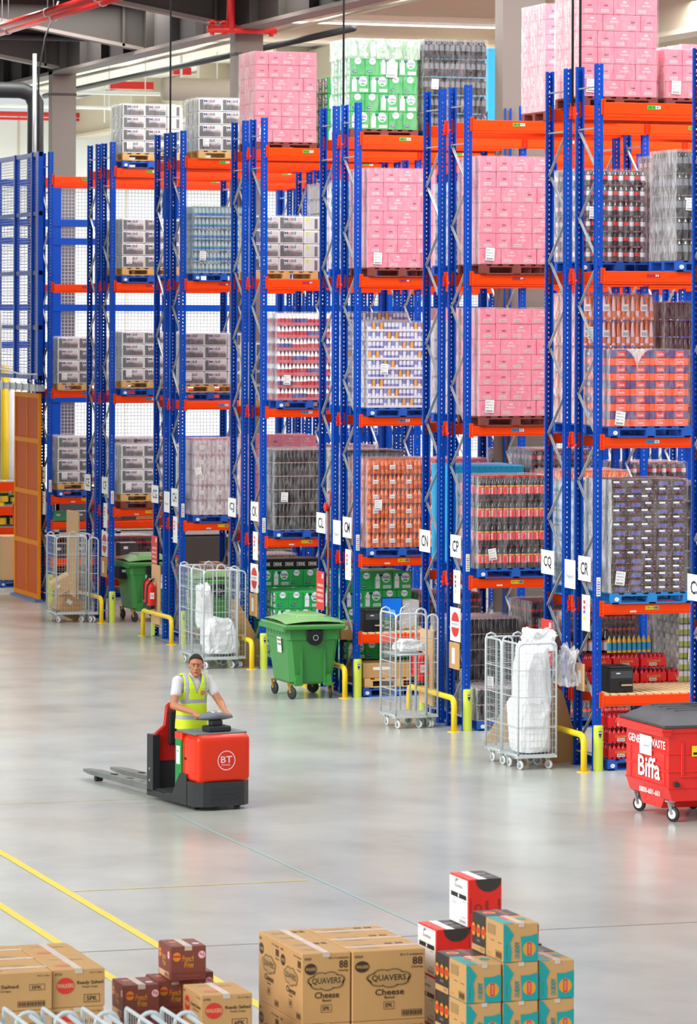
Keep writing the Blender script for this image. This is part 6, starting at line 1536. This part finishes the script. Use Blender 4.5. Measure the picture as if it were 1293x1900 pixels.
# maroon boxes and a single tan one
x0, y0 = floor_at(316, 1758, 1.255); GF = box_fries(.298, .36, .277); hh = .277
fpal(x0 - .48, y0 - .12, 1.1, 1.0, 'wooden pallet under the maroon snack boxes')
xb, yb = floor_at(229, 1829, .981); xd, yd = floor_at(383, 1822, .981)
tops = [(x0, y0, .978, 'topmost maroon snack box sitting alone above the others'), (xb, yb, .7, 'front left maroon snack box, partly behind the cage bars')]
fb(GF, x0, y0, .982, tops[0][3], 'maroon snack boxes')
fb(GF, xb, yb, .704, tops[1][3], 'maroon snack boxes')
fb(GF, xb + .31, yb + .12, .704, 'maroon snack box under the topmost one, seen between its neighbours', 'maroon snack boxes')
fb(GF, x0 + .17, y0 + .37, .704, 'rear right maroon snack box behind the single tan carton', 'maroon snack boxes')
for L in range(2):
    for i in range(3): fb(GF, xb + i * .31, yb + .06 * (i > 0), .15 + L * .277, 'maroon snack box low in the stack, %s tier, %s column' % (('bottom', 'second')[L], ('left', 'middle', 'right')[i]), 'maroon snack boxes low in the stack')
    fb(GF, x0 + .17, y0 + .42, .15 + L * .277, 'maroon snack box low in the stack, %s tier, rear right column' % ('bottom', 'second')[L], 'maroon snack boxes low in the stack')
x1, y1 = floor_at(373, 1847, 1.02); CC = box_crisps(.415, .52, .29, '61930', '6PK')
fpal(x1 - .02, y1 - .05, .46, .62, 'small pallet under the single tan carton with six-pack print')
for L in range(3): fb(CC, x1, y1, .15 + L * .29, ('tan crisp carton at the bottom of the single column', 'tan crisp carton in the middle of the single column', 'tan crisp carton marked six pack, in front of the maroon boxes')[L], 'single column of crisp cartons')
# teal, black and red boxes at the right
x0, y0 = floor_at(933.3, 1716.4, 1.63); TB = box_teal(.29, .385, .297); KB = box_black(.29, .3, .297)
fpal(x0 - .32, y0 - .02, .95, 1.15, 'wooden pallet under the teal printed crisp boxes')
fb(TB, x0, y0, 1.34, 'teal printed crisp box, topmost of its stack', 'teal printed crisp boxes'); fb(KB, x0, y0 + .39, 1.34, 'black snack box directly behind the topmost teal box', 'black snack boxes')
for L in range(4):
    z = .15 + L * .2975; tier = ('bottom', 'second', 'third', 'fourth')[L]
    for i in range(3):
        q = fb(TB, x0 - .3 + i * .3, y0 + (.01 if i == 2 else 0), z, 'teal printed crisp box, %s tier from the floor, %s' % (tier, ('left', 'middle', 'right')[i]), 'teal printed crisp boxes')
        if L != 3: q.scale = (1, 1, 1)
        fb(KB, x0 - .3 + i * .3, y0 + .39 + .01 * (i == 2), z, 'black snack box, %s tier from the floor, %s' % (tier, ('left', 'middle', 'right')[i]), 'black snack boxes')
x1, y1 = floor_at(877.8, 1635, 1.75); RB = box_red(.292, .44, .388)
x2, y2 = floor_at(808.7, 1724.5, 1.36)
fpal(x2 - .02, y2 - .02, .95, .6, 'wooden pallet under the red and white snack boxes')
y1 = y2
for L in range(3):
    z = .196 + L * .388 if L else .19
    for i in range(3): fb(RB, x2 + i * .298, y2, .19 + L * .389, 'red and white snack box, %s tier, %s' % (('bottom', 'middle', 'third')[L], ('left', 'middle', 'right')[i]), 'red and white snack boxes')
fb(RB, x2 + .272, y2, .19 + 3 * .389, 'red and white snack box, highest of the whole pile', 'red and white snack boxes')
fb(RB, x0 + .32, y0 + .75, .95, 'red and white snack box peeping out behind the right teal boxes', 'red and white snack boxes'); fb(RB, x0 + .32, y0 + .75, .56, 'red snack box directly below the peeping red one', 'red and white snack boxes low in the stack'); fb(RB, x0 + .32, y0 + .75, .17, 'red snack box lowest in the column behind the teal boxes', 'red and white snack boxes low in the stack')
# nested empty cages along the bottom edge
for i, px in enumerate((-68, 7, 79, 153, 234, 300)):
    x, y = floor_at(px, 1870, 1.70)
    t = thing('roll_cage', (x, y - .72, 0), 'silver roll cage top at the bottom left, %s of the nested line' % ('first', 'second', 'third', 'fourth', 'fifth', 'last')[i], 'roll cage', 'nested roll cages along the bottom edge')
    b = MB(); wire_panel(b, (0, .72, .0), (0, -1, 0), .72, .2, 1.70, step=.06, arch=.02, r=.013); b.build('side_panel', t)
    b = MB(); c = .14; r = .08
    P = [(c - r, .62, .2)] + [(c - r * math.cos(math.pi * q / 8), .62, 1.6 + r * math.sin(math.pi * q / 8) * 1.0) for q in range(9)] + [(c + r, .62, .2)]
    b.tube(P, .015, GALD, 8); b.build('handle', t)
    b = MB(); b.bar((c + .01, .62, 1.66), (c + .1, .05, 1.58), .02, GALD); b.build('brace_bar', t)
    b = MB(); b.box(0, .0, .17, .22, .72, .2, GALD); b.build('deck', t)
    for (xx, yy) in ((.03, .1), (.19, .1), (.03, .62), (.19, .62)):
        bw = MB(); bf = MB(); caster(bw, bf, xx, yy, .06, .03, WHEELW, GALD, .2, .17, GREYP); bw.build('wheel', t); bf.build('fork', t)
